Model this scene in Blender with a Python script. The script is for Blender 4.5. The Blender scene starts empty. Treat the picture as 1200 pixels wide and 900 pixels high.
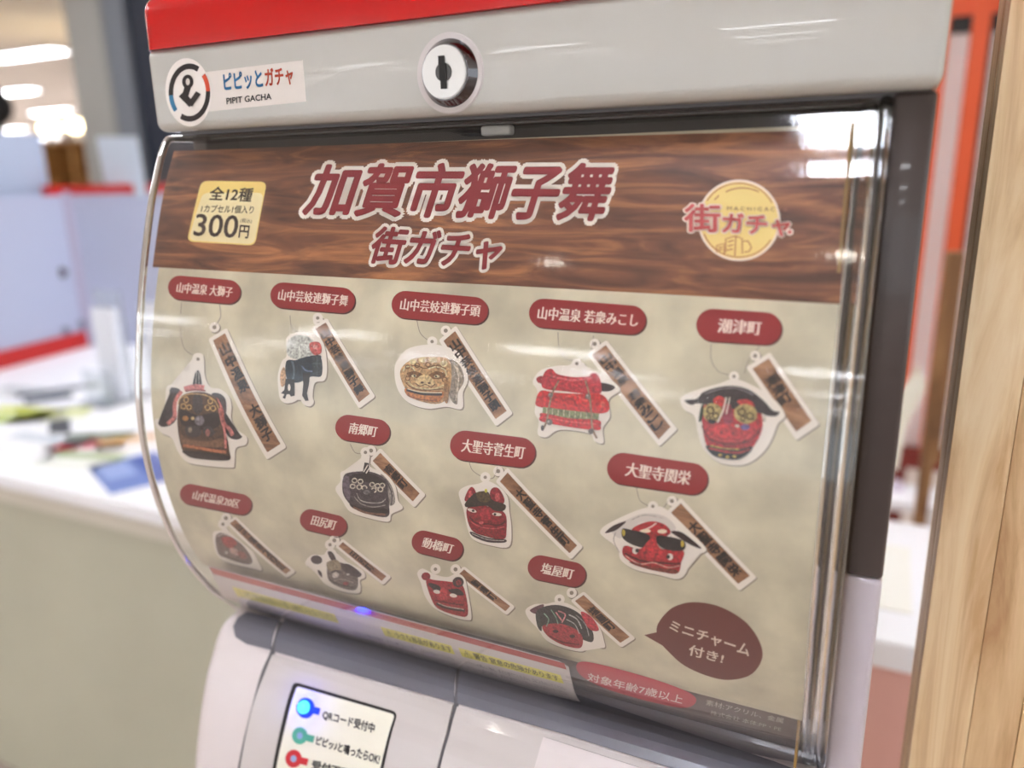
import bpy, bmesh, math, random
from mathutils import Vector, Matrix
random.seed(7)
SC = bpy.context.scene; COL = SC.collection
# ------------------------------------------------------------------ camera
D = 0.29                                  # camera to machine front, metres; machine sizes are given in D
CAMZ = 1.25
FPX, YAW, PITCH, ROLL = 912.99, math.radians(25.80), math.radians(14.95), math.radians(-1.12)
C0 = Vector((0.0, -D, CAMZ))
FW = Vector((-math.sin(YAW)*math.cos(PITCH), math.cos(YAW)*math.cos(PITCH), -math.sin(PITCH)))
_r = Vector((math.cos(YAW), math.sin(YAW), 0)); _u = _r.cross(FW)
RT = _r*math.cos(ROLL)+_u*math.sin(ROLL); UP = -_r*math.sin(ROLL)+_u*math.cos(ROLL)
cd = bpy.data.cameras.new('camera'); cam = bpy.data.objects.new('camera', cd); COL.objects.link(cam)
cd.sensor_width = 36; cd.lens = FPX/1200*36; cd.clip_start = 0.01; cd.clip_end = 200
cam.matrix_world = Matrix(((RT.x, UP.x, -FW.x, C0.x), (RT.y, UP.y, -FW.y, C0.y), (RT.z, UP.z, -FW.z, C0.z), (0, 0, 0, 1)))
cd.dof.use_dof = True; cd.dof.focus_distance = 0.335; cd.dof.aperture_fstop = 4.6
SC.camera = cam
# ------------------------------------------------------------------ world and exposure
w = bpy.data.worlds.new('world'); SC.world = w; w.use_nodes = True
bg = w.node_tree.nodes['Background']; bg.inputs[0].default_value = (0.94, 0.97, 1.0, 1); bg.inputs[1].default_value = 0.82
SC.view_settings.view_transform = 'Standard'; SC.view_settings.look = 'None'
SC.view_settings.gamma = 1; SC.view_settings.use_curve_mapping = False
SC.view_settings.exposure = 0.85
LAMP = 15.0                               # radiance of the ceiling fixtures

def ray(px, py): return FW+RT*((px-600)/FPX)-UP*((py-450)/FPX)
def onx(px, py, x): d = ray(px, py); return C0+d*((x-C0.x)/d.x)
def ony(px, py, y): d = ray(px, py); return C0+d*((y-C0.y)/d.y)
def onz(px, py, z): d = ray(px, py); return C0+d*((z-C0.z)/d.z)
# ------------------------------------------------------------------ materials
def lin(c):
    c = c/255; return c/12.92 if c <= .04045 else ((c+.055)/1.055)**2.4
def rgb(c): return (lin(c[0]), lin(c[1]), lin(c[2]), 1)
_M = {}
def mat(name, col, rough=.5, metal=0, noise=0, nscale=8, coat=0, emit=0, trans=0, ior=1.5, stretch=None, bump=0, ecol=None):
    if name in _M: return _M[name]
    m = bpy.data.materials.new(name); m.use_nodes = True; nt = m.node_tree; b = nt.nodes['Principled BSDF']
    b.inputs['Base Color'].default_value = rgb(col); b.inputs['Roughness'].default_value = rough
    b.inputs['Metallic'].default_value = metal; b.inputs['IOR'].default_value = ior
    b.inputs['Coat Weight'].default_value = coat; b.inputs['Transmission Weight'].default_value = trans
    if emit:
        b.inputs['Emission Color'].default_value = rgb(ecol or col); b.inputs['Emission Strength'].default_value = emit
    if noise or bump:
        tc = nt.nodes.new('ShaderNodeTexCoord'); mp = nt.nodes.new('ShaderNodeMapping'); n = nt.nodes.new('ShaderNodeTexNoise')
        n.inputs['Scale'].default_value = nscale; n.inputs['Detail'].default_value = 6
        if stretch: mp.inputs['Scale'].default_value = stretch
        nt.links.new(tc.outputs['Object'], mp.inputs[0]); nt.links.new(mp.outputs[0], n.inputs['Vector'])
        if noise:
            r = nt.nodes.new('ShaderNodeValToRGB'); r.color_ramp.elements[0].position = .3; r.color_ramp.elements[1].position = .7
            lo = [max(0, x*(1-noise)) for x in col]; hi = [min(255, x*(1+noise*.6)) for x in col]
            r.color_ramp.elements[0].color = rgb(lo); r.color_ramp.elements[1].color = rgb(hi)
            nt.links.new(n.outputs['Fac'], r.inputs[0]); nt.links.new(r.outputs[0], b.inputs['Base Color'])
        if bump:
            bp = nt.nodes.new('ShaderNodeBump'); bp.inputs['Strength'].default_value = bump; bp.inputs['Distance'].default_value = .001
            nt.links.new(n.outputs['Fac'], bp.inputs['Height']); nt.links.new(bp.outputs[0], b.inputs['Normal'])
    _M[name] = m; return m
def ink(c):                                # printed colour, satin paper
    return mat('ink_%d_%d_%d' % tuple(c), c, rough=.55)
def pink(c):                               # ink of the printed photographs: mottled
    return mat('photo_ink_%d_%d_%d' % tuple(c), c, rough=.5, noise=.34, nscale=900)
def wood_mat(name, dark, mid, light, scale=(6, 60, 60), rough=.5, plank=0):
    if name in _M: return _M[name]
    m = bpy.data.materials.new(name); m.use_nodes = True; nt = m.node_tree; b = nt.nodes['Principled BSDF']
    b.inputs['Roughness'].default_value = rough
    tc = nt.nodes.new('ShaderNodeTexCoord'); mp = nt.nodes.new('ShaderNodeMapping'); mp.inputs['Scale'].default_value = scale
    n = nt.nodes.new('ShaderNodeTexNoise'); n.inputs['Scale'].default_value = 1; n.inputs['Detail'].default_value = 8
    n.inputs['Roughness'].default_value = .62; n.inputs['Distortion'].default_value = 1.2
    r = nt.nodes.new('ShaderNodeValToRGB'); e = r.color_ramp.elements
    e[0].position = .33; e[0].color = rgb(dark); e[1].position = .68; e[1].color = rgb(light)
    k = e.new(.5); k.color = rgb(mid)
    nt.links.new(tc.outputs['Object'], mp.inputs[0]); nt.links.new(mp.outputs[0], n.inputs['Vector'])
    nt.links.new(n.outputs['Fac'], r.inputs[0]); nt.links.new(r.outputs[0], b.inputs['Base Color'])
    _M[name] = m; return m
def cover_mat():                           # thin clear acrylic sheet: see-through, mirror at a glance, fine scratches
    m = bpy.data.materials.new('clear_acrylic'); m.use_nodes = True; nt = m.node_tree; nt.nodes.clear()
    o = nt.nodes.new('ShaderNodeOutputMaterial'); mx = nt.nodes.new('ShaderNodeMixShader')
    t = nt.nodes.new('ShaderNodeBsdfTransparent'); t.inputs[0].default_value = (.97, .965, .955, 1)
    g = nt.nodes.new('ShaderNodeBsdfGlossy'); g.inputs['Roughness'].default_value = .06
    f = nt.nodes.new('ShaderNodeFresnel'); f.inputs[0].default_value = 1.5
    k = nt.nodes.new('ShaderNodeMath'); k.operation = 'MULTIPLY'; k.inputs[1].default_value = 1.7; k.use_clamp = True
    tc = nt.nodes.new('ShaderNodeTexCoord'); n = nt.nodes.new('ShaderNodeTexNoise'); n.inputs['Scale'].default_value = 420; n.inputs['Detail'].default_value = 3
    mp = nt.nodes.new('ShaderNodeMapping'); mp.inputs['Scale'].default_value = (1, .25, .25); mp.inputs['Rotation'].default_value = (0, .6, 0)
    bp = nt.nodes.new('ShaderNodeBump'); bp.inputs['Strength'].default_value = .05; bp.inputs['Distance'].default_value = .0006
    ge = nt.nodes.new('ShaderNodeNewGeometry'); io = nt.nodes.new('ShaderNodeMath'); io.operation = 'MULTIPLY_ADD'
    io.inputs[1].default_value = 1/1.5-1.5; io.inputs[2].default_value = 1.5
    nt.links.new(ge.outputs['Backfacing'], io.inputs[0]); nt.links.new(io.outputs[0], f.inputs[0])
    L = nt.links.new
    L(tc.outputs['Object'], mp.inputs[0]); L(mp.outputs[0], n.inputs['Vector']); L(n.outputs['Fac'], bp.inputs['Height'])
    L(bp.outputs[0], g.inputs['Normal']); L(f.outputs[0], k.inputs[0]); L(k.outputs[0], mx.inputs[0])
    L(t.outputs[0], mx.inputs[1]); L(g.outputs[0], mx.inputs[2]); L(mx.outputs[0], o.inputs[0]); return m
WHITE = mat('white_gloss_plastic', (208, 202, 200), rough=.22, coat=.5)
HEADW = mat('pearl_grey_plastic', (190, 190, 183), rough=.24, coat=.5)
HOUSE = mat('warm_white_plastic', (226, 218, 218), rough=.25, coat=.4)
RED = mat('red_gloss_plastic', (196, 3, 4), rough=.2, coat=0)
FRAME = mat('taupe_plastic', (64, 54, 52), rough=.28, coat=.4)
GREYB = mat('slate_grey_plastic', (112, 112, 122), rough=.3, coat=.3)
DARKI = mat('dark_interior', (46, 40, 38), rough=.5)
CHROME = mat('chrome', (225, 225, 225), rough=.08, metal=1)
STEEL = mat('brushed_steel', (214, 215, 214), rough=.3, metal=1)
BLACK = mat('black_plastic', (14, 13, 13), rough=.4)
ACRYL = mat('acrylic_rim', (245, 248, 250), rough=.02, trans=1, ior=1.49)
# ------------------------------------------------------------------ object helpers
def place(o, parent):                      # modelled in world space, then moved into its thing's own frame
    o.parent = parent; r = parent
    while r.parent is not None: r = r.parent
    if r.type == 'EMPTY': o.data.transform(Matrix.Translation(-Vector(r.location)))
    return o
def put(name, bm, m, parent=None, smooth=None):
    me = bpy.data.meshes.new(name)
    if smooth is not None:
        for f in bm.faces: f.smooth = True
    bm.to_mesh(me); bm.free()
    for x in (m if isinstance(m, list) else [m]): me.materials.append(x)
    if smooth is not None: me.set_sharp_from_angle(angle=math.radians(smooth))
    o = bpy.data.objects.new(name, me); COL.objects.link(o)
    if parent: place(o, parent)
    return o
def tag(o, label=None, cat=None, group=None, kind=None):
    if label: o['label'] = label
    if cat: o['category'] = cat
    if group: o['group'] = group
    if kind: o['kind'] = kind
    return o
def thing(name, loc, label, cat, group=None):
    o = bpy.data.objects.new(name, None); o.empty_display_size = .05; COL.objects.link(o); o.location = loc
    return tag(o, label, cat, group)
def box_bm(x0, x1, y0, y1, z0, z1, bev=0, seg=3, bm=None):
    own = bm is None; bm = bm or bmesh.new()
    r = bmesh.ops.create_cube(bm, size=1, matrix=Matrix.Translation(((x0+x1)/2, (y0+y1)/2, (z0+z1)/2)) @ Matrix.Diagonal((x1-x0, y1-y0, z1-z0, 1)))
    if bev:
        es = list({e for v in r['verts'] for e in v.link_edges})
        bmesh.ops.bevel(bm, geom=es, offset=bev, segments=seg, profile=.5, affect='EDGES')
    return bm
def box(name, m, a, parent=None, bev=0, seg=3): return put(name, box_bm(*a, bev=bev, seg=seg), m, parent, 40 if bev else None)
def cyl_bm(c, axis, r, h, seg=48, bev=0, r2=None):
    bm = bmesh.new(); q = Vector((0, 0, 1)).rotation_difference(Vector(axis)).to_matrix().to_4x4()
    bmesh.ops.create_cone(bm, cap_ends=True, segments=seg, radius1=r, radius2=r if r2 is None else r2, depth=h, matrix=Matrix.Translation(c) @ q)
    if bev: bmesh.ops.bevel(bm, geom=[e for e in bm.edges if len(e.link_faces) == 2 and any(len(f.verts) > 4 for f in e.link_faces)], offset=bev, segments=3, affect='EDGES')
    return bm
# ------------------------------------------------------------------ extruded profile surfaces (X along, arc length down)
class Prof:
    def __init__(s, pts, n=160):
        P = [Vector(p)*D for p in pts]
        if len(P) > 2:
            Q = []; m = len(P)-1; k = max(2, n//m)
            for i in range(m):
                a = P[max(i-1, 0)]; b = P[i]; c = P[i+1]; d = P[min(i+2, m)]
                for j in range(k):
                    t = j/k; Q.append(.5*((2*b)+(c-a)*t+(2*a-5*b+4*c-d)*t*t+(3*b-a-3*c+d)*t*t*t))
            Q.append(P[-1]); P = Q
        s.P = P; s.L = [0]
        for a, b in zip(P, P[1:]): s.L.append(s.L[-1]+(b-a).length)
    def seg(s, v):
        lo, hi = 0, len(s.L)-2
        while lo < hi:
            m = (lo+hi+1)//2
            if s.L[m] <= v: lo = m
            else: hi = m-1
        return lo
    def tanv(s, i):
        a = s.P[max(i-1, 0)]; b = s.P[min(i+1, len(s.P)-1)]; return (b-a).normalized()
    def at(s, u, v, off=0):
        i = s.seg(v); t = (v-s.L[i])/(s.L[i+1]-s.L[i]); p = s.P[i].lerp(s.P[i+1], t)
        T = s.tanv(i).lerp(s.tanv(i+1), t).normalized(); n = (T[1], -T[0])    # outward (towards -Y when going down)
        return Vector((u, p[0]+n[0]*off, CAMZ+p[1]+n[1]*off))
    def inv(s, px, py):
        d = ray(px, py); best = None
        for i in range(len(s.P)-1):
            a = s.P[i]; e0 = s.P[i+1][0]-a[0]; e1 = s.P[i+1][1]-a[1]
            det = -d.y*e1+e0*d.z
            if abs(det) < 1e-12: continue
            bx = a[0]+D; bz = a[1]
            t = (-bx*e1+e0*bz)/det; q = (d.y*bz-d.z*bx)/det
            lo = -1e9 if i == 0 else -1e-4; hi = 1e9 if i == len(s.P)-2 else 1.0001
            if t > 0 and lo <= q <= hi and (best is None or t < best[0]):
                best = (t, d.x*t, s.L[i]+q*(s.L[i+1]-s.L[i]))
        return (best[1], best[2])
    def v_of_z(s, z):
        for i in range(len(s.P)-1):
            a, b = s.P[i][1], s.P[i+1][1]
            if (a-z)*(b-z) <= 0 and a != b: return s.L[i]+(z-a)/(b-a)*(s.L[i+1]-s.L[i])
        return s.L[-1]
    def sheet(s, x0, x1, v0, v1, off=0, thick=0, nx=1):
        bm = bmesh.new(); vs = [v0]+[l for l in s.L if v0 < l < v1]+[v1]
        def grid(o):
            g = [[bm.verts.new(s.at(x0+(x1-x0)*i/nx, v, o)) for i in range(nx+1)] for v in vs]
            return g
        g = grid(off)
        for a, b in zip(g, g[1:]):
            for i in range(nx): bm.faces.new((a[i], b[i], b[i+1], a[i+1]))
        if thick:
            h = grid(off-thick)
            for a, b in zip(h, h[1:]):
                for i in range(nx): bm.faces.new((a[i+1], b[i+1], b[i], a[i]))
            for k in range(len(vs)-1):
                bm.faces.new((g[k][0], h[k][0], h[k+1][0], g[k+1][0])); bm.faces.new((g[k][nx], g[k+1][nx], h[k+1][nx], h[k][nx]))
            for k, fl in ((0, 0), (-1, 1)):
                for i in range(nx):
                    q = (g[k][i], g[k][i+1], h[k][i+1], h[k][i]); bm.faces.new(q if not fl else q[::-1])
        return bm
    def tube(s, x, r, v0, v1, off=0, n=10, rx=None):
        rx = rx or r; bm = bmesh.new(); vs = [v0]+[l for l in s.L[::2] if v0 < l < v1]+[v1]; rings = []
        for v in vs: rings.append([bm.verts.new(s.at(x+rx*math.cos(6.28318*k/n), v, off+r*math.sin(6.28318*k/n))) for k in range(n)])
        for a, b in zip(rings, rings[1:]):
            for k in range(n): bm.faces.new((a[k], a[(k+1) % n], b[(k+1) % n], b[k]))
        bm.faces.new(rings[0][::-1]); bm.faces.new(rings[-1]); return bm
# ------------------------------------------------------------------ flat print laid on a profile surface
_G = {}
def glyphs(body, off=0, shear=0, sp=1.0):
    k = (body, off, shear, sp)
    if k not in _G:
        c = bpy.data.curves.new('t', 'FONT'); c.body = body; c.offset = off; c.shear = shear; c.resolution_u = 3; c.space_character = sp
        o = bpy.data.objects.new('t', c); me = bpy.data.meshes.new_from_object(o)
        _G[k] = ([tuple(v.co[:2]) for v in me.vertices], [tuple(p.vertices) for p in me.polygons])
        bpy.data.objects.remove(o); bpy.data.curves.remove(c); bpy.data.meshes.remove(me)
    return _G[k]
def smooth(pts, k=5):
    n = len(pts); out = []
    for i in range(n):
        a, b, c, d = (Vector(pts[(i+j-1) % n]) for j in range(4))
        for j in range(k):
            t = j/k; out.append(tuple(.5*((2*b)+(c-a)*t+(2*a-5*b+4*c-d)*t*t+(3*b-a-3*c+d)*t*t*t)))
    return out
def strokepoly(pts, w_, curve=True):
    P = [Vector(p) for p in pts]
    if curve and len(P) > 2:
        Q = []
        for i in range(len(P)-1):
            a = P[max(i-1, 0)]; b = P[i]; c = P[i+1]; d = P[min(i+2, len(P)-1)]
            for j in range(5):
                t = j/5; Q.append(.5*((2*b)+(c-a)*t+(2*a-5*b+4*c-d)*t*t+(3*b-a-3*c+d)*t*t*t))
        P = Q+[P[-1]]
    L, R = [], []
    for i, p in enumerate(P):
        t = (P[min(i+1, len(P)-1)]-P[max(i-1, 0)]).normalized(); n = Vector((-t.y, t.x))*w_/2
        L.append(p+n); R.append(p-n)
    return L, R
class Art:
    def __init__(s, surf, T=(0, 0, 1), base=0, step=2e-5, dv=.003):
        s.surf, s.T, s.base, s.step, s.k, s.dv = surf, T, base, step, 0, dv
        s.bm = bmesh.new(); s.mats = []; s.photo = False
    def m(s, c):
        x = c if isinstance(c, bpy.types.Material) else (pink(c) if s.photo and sum(c) < 620 and c != SHD else ink(c))
        if x not in s.mats: s.mats.append(x)
        return s.mats.index(x)
    def px(s, p): return (s.T[0]+p[0]/s.T[2], s.T[1]+p[1]/s.T[2])
    def raw(s, pts, faces, col, thick=0, keep=False):
        if not keep: s.k += 1
        off = s.base+s.k*s.step+thick
        bm = bmesh.new(); uv = [s.surf.inv(*p) for p in pts]
        V = [bm.verts.new((a, b, 0)) for a, b in uv]
        for f in faces:
            try: bm.faces.new([V[i] for i in f])
            except ValueError: pass
        bmesh.ops.triangulate(bm, faces=bm.faces[:])
        if len(s.surf.P) > 2:
            lo = min(b for a, b in uv); hi = max(b for a, b in uv); v = (int(lo/s.dv)+1)*s.dv
            while v < hi:
                bmesh.ops.bisect_plane(bm, geom=bm.verts[:]+bm.edges[:]+bm.faces[:], dist=1e-7, plane_co=(0, v, 0), plane_no=(0, 1, 0)); v += s.dv
        mi = s.m(col); mp = {}; lowm = {}
        for q in bm.verts: mp[q] = s.bm.verts.new(s.surf.at(q.co.x, q.co.y, off))
        for f in bm.faces:
            vs = [mp[q] for q in f.verts]
            n = (vs[1].co-vs[0].co).cross(vs[2].co-vs[1].co)
            if n.dot(C0-vs[0].co) < 0: vs = vs[::-1]
            nf = s.bm.faces.new(vs); nf.material_index = mi
        if thick:
            for e in bm.edges:
                if len(e.link_faces) == 1:
                    a, b = e.verts
                    for q in (a, b):
                        if q not in lowm: lowm[q] = s.bm.verts.new(s.surf.at(q.co.x, q.co.y, off-thick))
                    nf = s.bm.faces.new((mp[a], mp[b], lowm[b], lowm[a])); nf.material_index = mi
        bm.free()
    def poly(s, pts, col, thick=0):
        P = [s.px(p) for p in pts]; s.raw(P, [tuple(range(len(P)))], col, thick)
    def sm(s, pts, col, thick=0): s.poly(smooth(pts), col, thick)
    def ell(s, cx, cy, rx, ry, col, n=24, rot=0, thick=0):
        c, q = math.cos(rot), math.sin(rot)
        s.poly([(cx+rx*math.cos(a)*c-ry*math.sin(a)*q, cy+rx*math.cos(a)*q+ry*math.sin(a)*c) for a in (6.28318*i/n for i in range(n))], col, thick)
    def arc(s, cx, cy, rx, ry, a0, a1, w_, col, n=28, wy=None):
        wy = wy or w_; P = []
        for i in range(n+1):
            a = math.radians(a0+(a1-a0)*i/n); P.append((cx+(rx+w_/2)*math.cos(a), cy+(ry+wy/2)*math.sin(a)))
        for i in range(n+1):
            a = math.radians(a0+(a1-a0)*i/n); P.append((cx+(rx-w_/2)*math.cos(a), cy+(ry-wy/2)*math.sin(a)))
        F = [(i, i+1, n+2+i, n+1+i) for i in range(n)]
        s.raw([s.px(p) for p in P], F, col)
    def line(s, pts, w_, col, curve=True):
        L, R = strokepoly(pts, w_, curve); n = len(L)
        s.raw([s.px(p) for p in L+R], [(i, i+1, n+i+1, n+i) for i in range(n-1)], col)
    def text(s, body, q, col, bold=0, shear=0, mincho=0, outline=None, ow=0, sp=1.0, rb=0):
        base, _ = glyphs(body, 0, shear, sp); x0 = min(p[0] for p in base); x1 = max(p[0] for p in base); y0 = min(p[1] for p in base); y1 = max(p[1] for p in base)
        BL, BR, TR, TL = [s.px(p) for p in q]
        def go(off, c, dx=0, keep=False, dy=0):
            vv, ff = glyphs(body, off, shear, sp); P = []
            for a, b in vv:
                t = (a+dx-x0)/(x1-x0); h = (b+dy-y0)/(y1-y0)
                P.append(tuple((BL[i]*(1-t)+BR[i]*t)*(1-h)+(TL[i]*(1-t)+TR[i]*t)*h for i in (0, 1)))
            s.raw(P, ff, c, 0, keep)
        def ring(r, c, n):
            s.k += 1
            for i in range(n): t = 6.28318*i/n; go(0, c, r*math.cos(t), True, r*math.sin(t))
        if outline: ring(ow, outline, 14); s.k += 1
        if bold and not rb: rb = bold*1.1
        if rb: ring(rb, col, 8 if rb > .02 else 5)
        go(0, col)
        if mincho:
            for dx in (mincho*.5, mincho): s.k += .25; go(0, col, dx, True)
            s.k += .5
    def done(s, name, parent=None, label=None):
        o = put(name, s.bm, s.mats, parent)
        if label: o['label'] = label
        return o
# ------------------------------------------------------------------ room
def struct(name, m, a): return tag(box(name, m, a), kind='structure')
FLOOR = mat('beige_floor', (222, 206, 196), rough=.45, noise=.06, nscale=2)
CEIL = mat('cream_ceiling', (246, 243, 236), rough=.9, noise=.02, nscale=1)
WALLC = mat('cream_wall', (214, 200, 172), rough=.9, noise=.05, nscale=1)
struct('floor', FLOOR, (-30, 7, -16, 24, -.1, 0))
struct('ceiling', CEIL, (-30, 7, -16, 24, 2.75, 2.85))
struct('wall_back', WALLC, (-30, 7, 24, 24.2, 0, 2.75))
struct('wall_left', WALLC, (-30.2, -30, -16, 24, 0, 2.75))
# a ceiling fixture: frame and diffuser; then copies in rows
DIFF = mat('lamp_diffuser', (248, 250, 255), emit=LAMP)
def light_proto():
    t = thing('ceiling_light', (0, 0, 2.75), '', 'ceiling light')
    bm = bmesh.new()
    for a in ((-.62, .62, -.15, -.13), (-.62, .62, .13, .15), (-.62, -.60, -.13, .13), (.60, .62, -.13, .13)): box_bm(a[0], a[1], a[2], a[3], 2.715, 2.75, bm=bm)
    put('frame', bm, WHITE, t); put('diffuser', box_bm(-.598, .598, -.128, .128, 2.722, 2.748), DIFF, t)
    return t
lp = light_proto(); first = True
rows = [-11.8, -9.5, -7.3, -.78, 1.6, 6.1, 8.4, 11.1, 14, 17]
for ri, y in enumerate(rows):
    xs = [-.2-2.9*k for k in range(4 if y > -3 else 5)] if y < 3 else [-9.3-2.9*k+(-1 if y > 8 else 0) for k in range(6)]
    if y == -.78: xs = [-.20, -3.4, 2.9]  # all but the first are unseen fixtures added for extra light
    if y == 1.6: xs = [1.3, -1.6, -4.5, -7.4]  # unseen row added to brighten the counter and the right background
    for x in xs:
        if y >= 3 and x < -29: continue
        if first: t = lp; first = False
        else:
            t = lp.copy(); COL.objects.link(t)
            for ch in lp.children:
                c = ch.copy(); COL.objects.link(c); c.parent = t
        t.location = (x, y, 2.75)
        if y == -.78:
            t.rotation_euler.z = math.pi/2
            if x > -1: t.location.x = -.13; t.location.y = -.92; t.scale = (.72, .60, 1)
        t['group'] = 'long ceiling lights in rows'; t['label'] = 'long glowing white fluorescent ceiling light in rows, some added out of view, across the cream ceiling'
        if y == 6.1 and x > -9.5: t['label'] = 'nearest and longest looking ceiling light at the upper left of the picture'
        if y == 6.1 and -12.5 < x < -12: t['label'] = 'long ceiling light cut by the left picture edge'
for x, y, lb in ((-1.5, -3.0, 'left'), (-.16, -2.75, 'right')):
    t = thing('downlight', (x, y, 2.75), 'small round ceiling downlight, the %s one of two in front of the toy machine' % lb, 'ceiling light', 'round downlights')
    put('diffuser', cyl_bm(Vector((x, y, 2.742)), (0, 0, 1), .04, .01, 32), mat('downlight_glow', (255, 246, 232), emit=24), t)
    bm = bmesh.new(); bmesh.ops.create_circle(bm, radius=.041, segments=32, matrix=Matrix.Translation((x, y, 2.735))); r_ = bmesh.ops.extrude_edge_only(bm, edges=bm.edges[:])
    for v_ in [g for g in r_['geom'] if isinstance(g, bmesh.types.BMVert)]: v_.co = Vector((x+(v_.co.x-x)*1.35, y+(v_.co.y-y)*1.35, 2.749))
    put('trim_ring', bm, CHROME, t, 60)
# ------------------------------------------------------------------ the capsule toy machine
M = thing('capsule_toy_machine', (-.17, .12, 0), 'white capsule toy machine with red lid, chrome lock and curved clear cover', 'vending machine')
COV = Prof([(.13, .0795), (.06, .079), (.030, .0775), (.020, .071), (.012, .060), (.001, .040), (-.012, .010), (-.031, -.036), (-.066, -.149), (-.093, -.263), (-.111, -.368), (-.112, -.478), (-.096, -.583), (-.065, -.683), (-.010, -.785), (.045, -.850)])
POS = Prof([(.066, .075), (.052, .050), (.018, -.02), (-.032, -.15), (-.064, -.265), (-.083, -.373), (-.0845, -.483), (-.069, -.585), (-.038, -.685), (.016, -.785), (.066, -.842)])
XL, XR = -1.157*D, -.014*D
box('head_cover', HEADW, (-1.153*D, .036*D, 0, .6*D, CAMZ+.0835*D, CAMZ+.216*D), M, bev=.0045, seg=5)
box('head_underside', FRAME, (-1.13*D, .02*D, .035*D, .58*D, CAMZ+.079*D, CAMZ+.086*D), M)
bm = box_bm(-1.157*D, .040*D, -.004*D, .6*D, CAMZ+.2125*D, CAMZ+.300*D)
top = [e for e in bm.edges if all(v.co.z > CAMZ+.29*D for v in e.verts)]; ver = [e for e in bm.edges if abs(e.verts[0].co.z-e.verts[1].co.z) > .01]
bmesh.ops.bevel(bm, geom=top+ver, offset=.0095, segments=8, profile=.5, affect='EDGES')
put('red_lid', bm, RED, M, 35)
# body, frame and inside
box('right_frame', FRAME, (-.013*D, .033*D, .030*D, .60*D, CAMZ-.520*D, CAMZ+.0835*D), M, bev=.0018)
box('lower_frame', mat('frame_reflection_lavender', (204, 196, 204), rough=.3, coat=.4), (-.013*D, .033*D, .030*D, .60*D, CAMZ-.95*D, CAMZ-.521*D), M, bev=.0022)['label'] = 'lower part of the right frame, coloured pale lavender for its reflected light'  # paler colour stands in for light reflected on the lower frame
box('left_frame', FRAME, (-1.155*D, -1.12*D, .080*D, .60*D, CAMZ-.95*D, CAMZ+.0835*D), M, bev=.0018)
box('back_panel', DARKI, (-1.12*D, -.013*D, .16*D, .60*D, CAMZ-.85*D, CAMZ+.079*D), M)
bm = box_bm(-.052*D, -.0485*D, -.02*D, .16*D, CAMZ-.80*D, CAMZ+.05*D); put('refraction_strip', bm, mat('refraction_yellow', (150, 120, 66), rough=.3), M)['label'] = 'yellowish brown strip beside the poster, added for refracted light'  # strip added in the colour of the wood refracted at the cover edge
vt = COV.L[-1]
cov = put('clear_cover', COV.sheet(XL, XR, 0, vt), cover_mat(), M, 30)
cov['label'] = 'curved clear acrylic cover'
for x, r, m_ in ((XL+.0010, .0017, CHROME), (XR-.0013, .0021, ACRYL)):
    put('cover_rim', COV.tube(x, r, .002, vt, -.0012, 14), m_, M, 60)
put('cover_edge_bar', COV.tube(XR-.0062, .0022, .008, vt, -.0030, 14, rx=.0028), ACRYL, M, 60)
put('cover_top_rim', box_bm(XL, XR, .085*D, .093*D, CAMZ+.072*D, CAMZ+.0795*D, bev=.0006), ACRYL, M, 40)
bm = bmesh.new(); p = COV.inv(556, 161); a = COV.at(p[0], COV.L[-1]*.045, -.0015)
box('cover_clip', mat('frosted_clip', (214, 216, 212), rough=.3), (a.x-.007, a.x+.007, .072*D, .09*D, CAMZ+.058*D, CAMZ+.072*D), M, bev=.001)
va = POS.v_of_z(-.722*D)
put('lower_card', POS.sheet(XL+.004, -.046*D, va, POS.L[-1], -.0012, .0008), mat('brown_backing_card', (112, 98, 90), rough=.4, noise=.1, nscale=60), M, 30)
# lower housing
LOW = Prof([(.40, -.850), (.12, -.850), (.05, -.851), (.008, -.857), (-.020, -.882), (-.040, -.915), (-.057, -.944), (-.080, -1.0), (-.098, -1.053), (-.118, -1.13), (-.14, -1.25), (-.155, -1.45)], 132)
def swept(pr, x0, x1, r, n=7):
    bm = bmesh.new(); xs = []
    for i in range(n+1):
        a = math.pi/2*i/n; xs.append((x0+r*(1-math.sin(a)), r*(1-math.cos(a)) if True else 0))
    xs = [(x0+r*(1-math.cos(math.pi/2*i/n)), r*(1-math.sin(math.pi/2*i/n))) for i in range(n+1)]
    xs += [(x1-r*(1-math.cos(math.pi/2*i/n)), r*(1-math.sin(math.pi/2*i/n))) for i in range(n, -1, -1)]
    cols = [[bm.verts.new(pr.at(x, l, -o)) for l in pr.L] for x, o in xs]
    for a, b in zip(cols, cols[1:]):
        for k in range(len(a)-1): bm.faces.new((a[k], a[k+1], b[k+1], b[k]))
    for c, fl in ((cols[0], 0), (cols[-1], 1)):
        back = [bm.verts.new((v.co.x, .6*D, v.co.z)) for v in c]
        for k in range(len(c)-1):
            q = (c[k], back[k], back[k+1], c[k+1]); bm.faces.new(q if not fl else q[::-1])
    return bm
put('lower_housing', swept(LOW, -1.165*D, .034*D, .045*D), HOUSE, M, 50)
box('cabinet', HOUSE, (-1.15*D, .02*D, -.10*D, .60*D, .06, CAMZ-1.40*D), M, bev=.008)
for x in (-1.05, -.08):
    for y in (.0, .5): put('foot', cyl_bm(Vector((x*D, y*D, .03)), (0, 0, 1), .018, .062), BLACK, M)
def piece(name, pts, m, th=.0012, base=0, label=None, parent=M, sm_=False):
    a = Art(LOW, base=base, dv=.004); (a.sm if sm_ else a.poly)(pts, m, thick=th); return a.done(name, parent, label)
piece('grey_trim', [(280, 724), (290, 718), (328, 727), (318, 762), (290, 755), (277, 747), (274, 735)], GREYB, .0008)
piece('grey_trim', [(333, 728), (430, 749), (536, 777), (533, 824), (430, 795), (323, 764)], GREYB, .0008)
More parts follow.
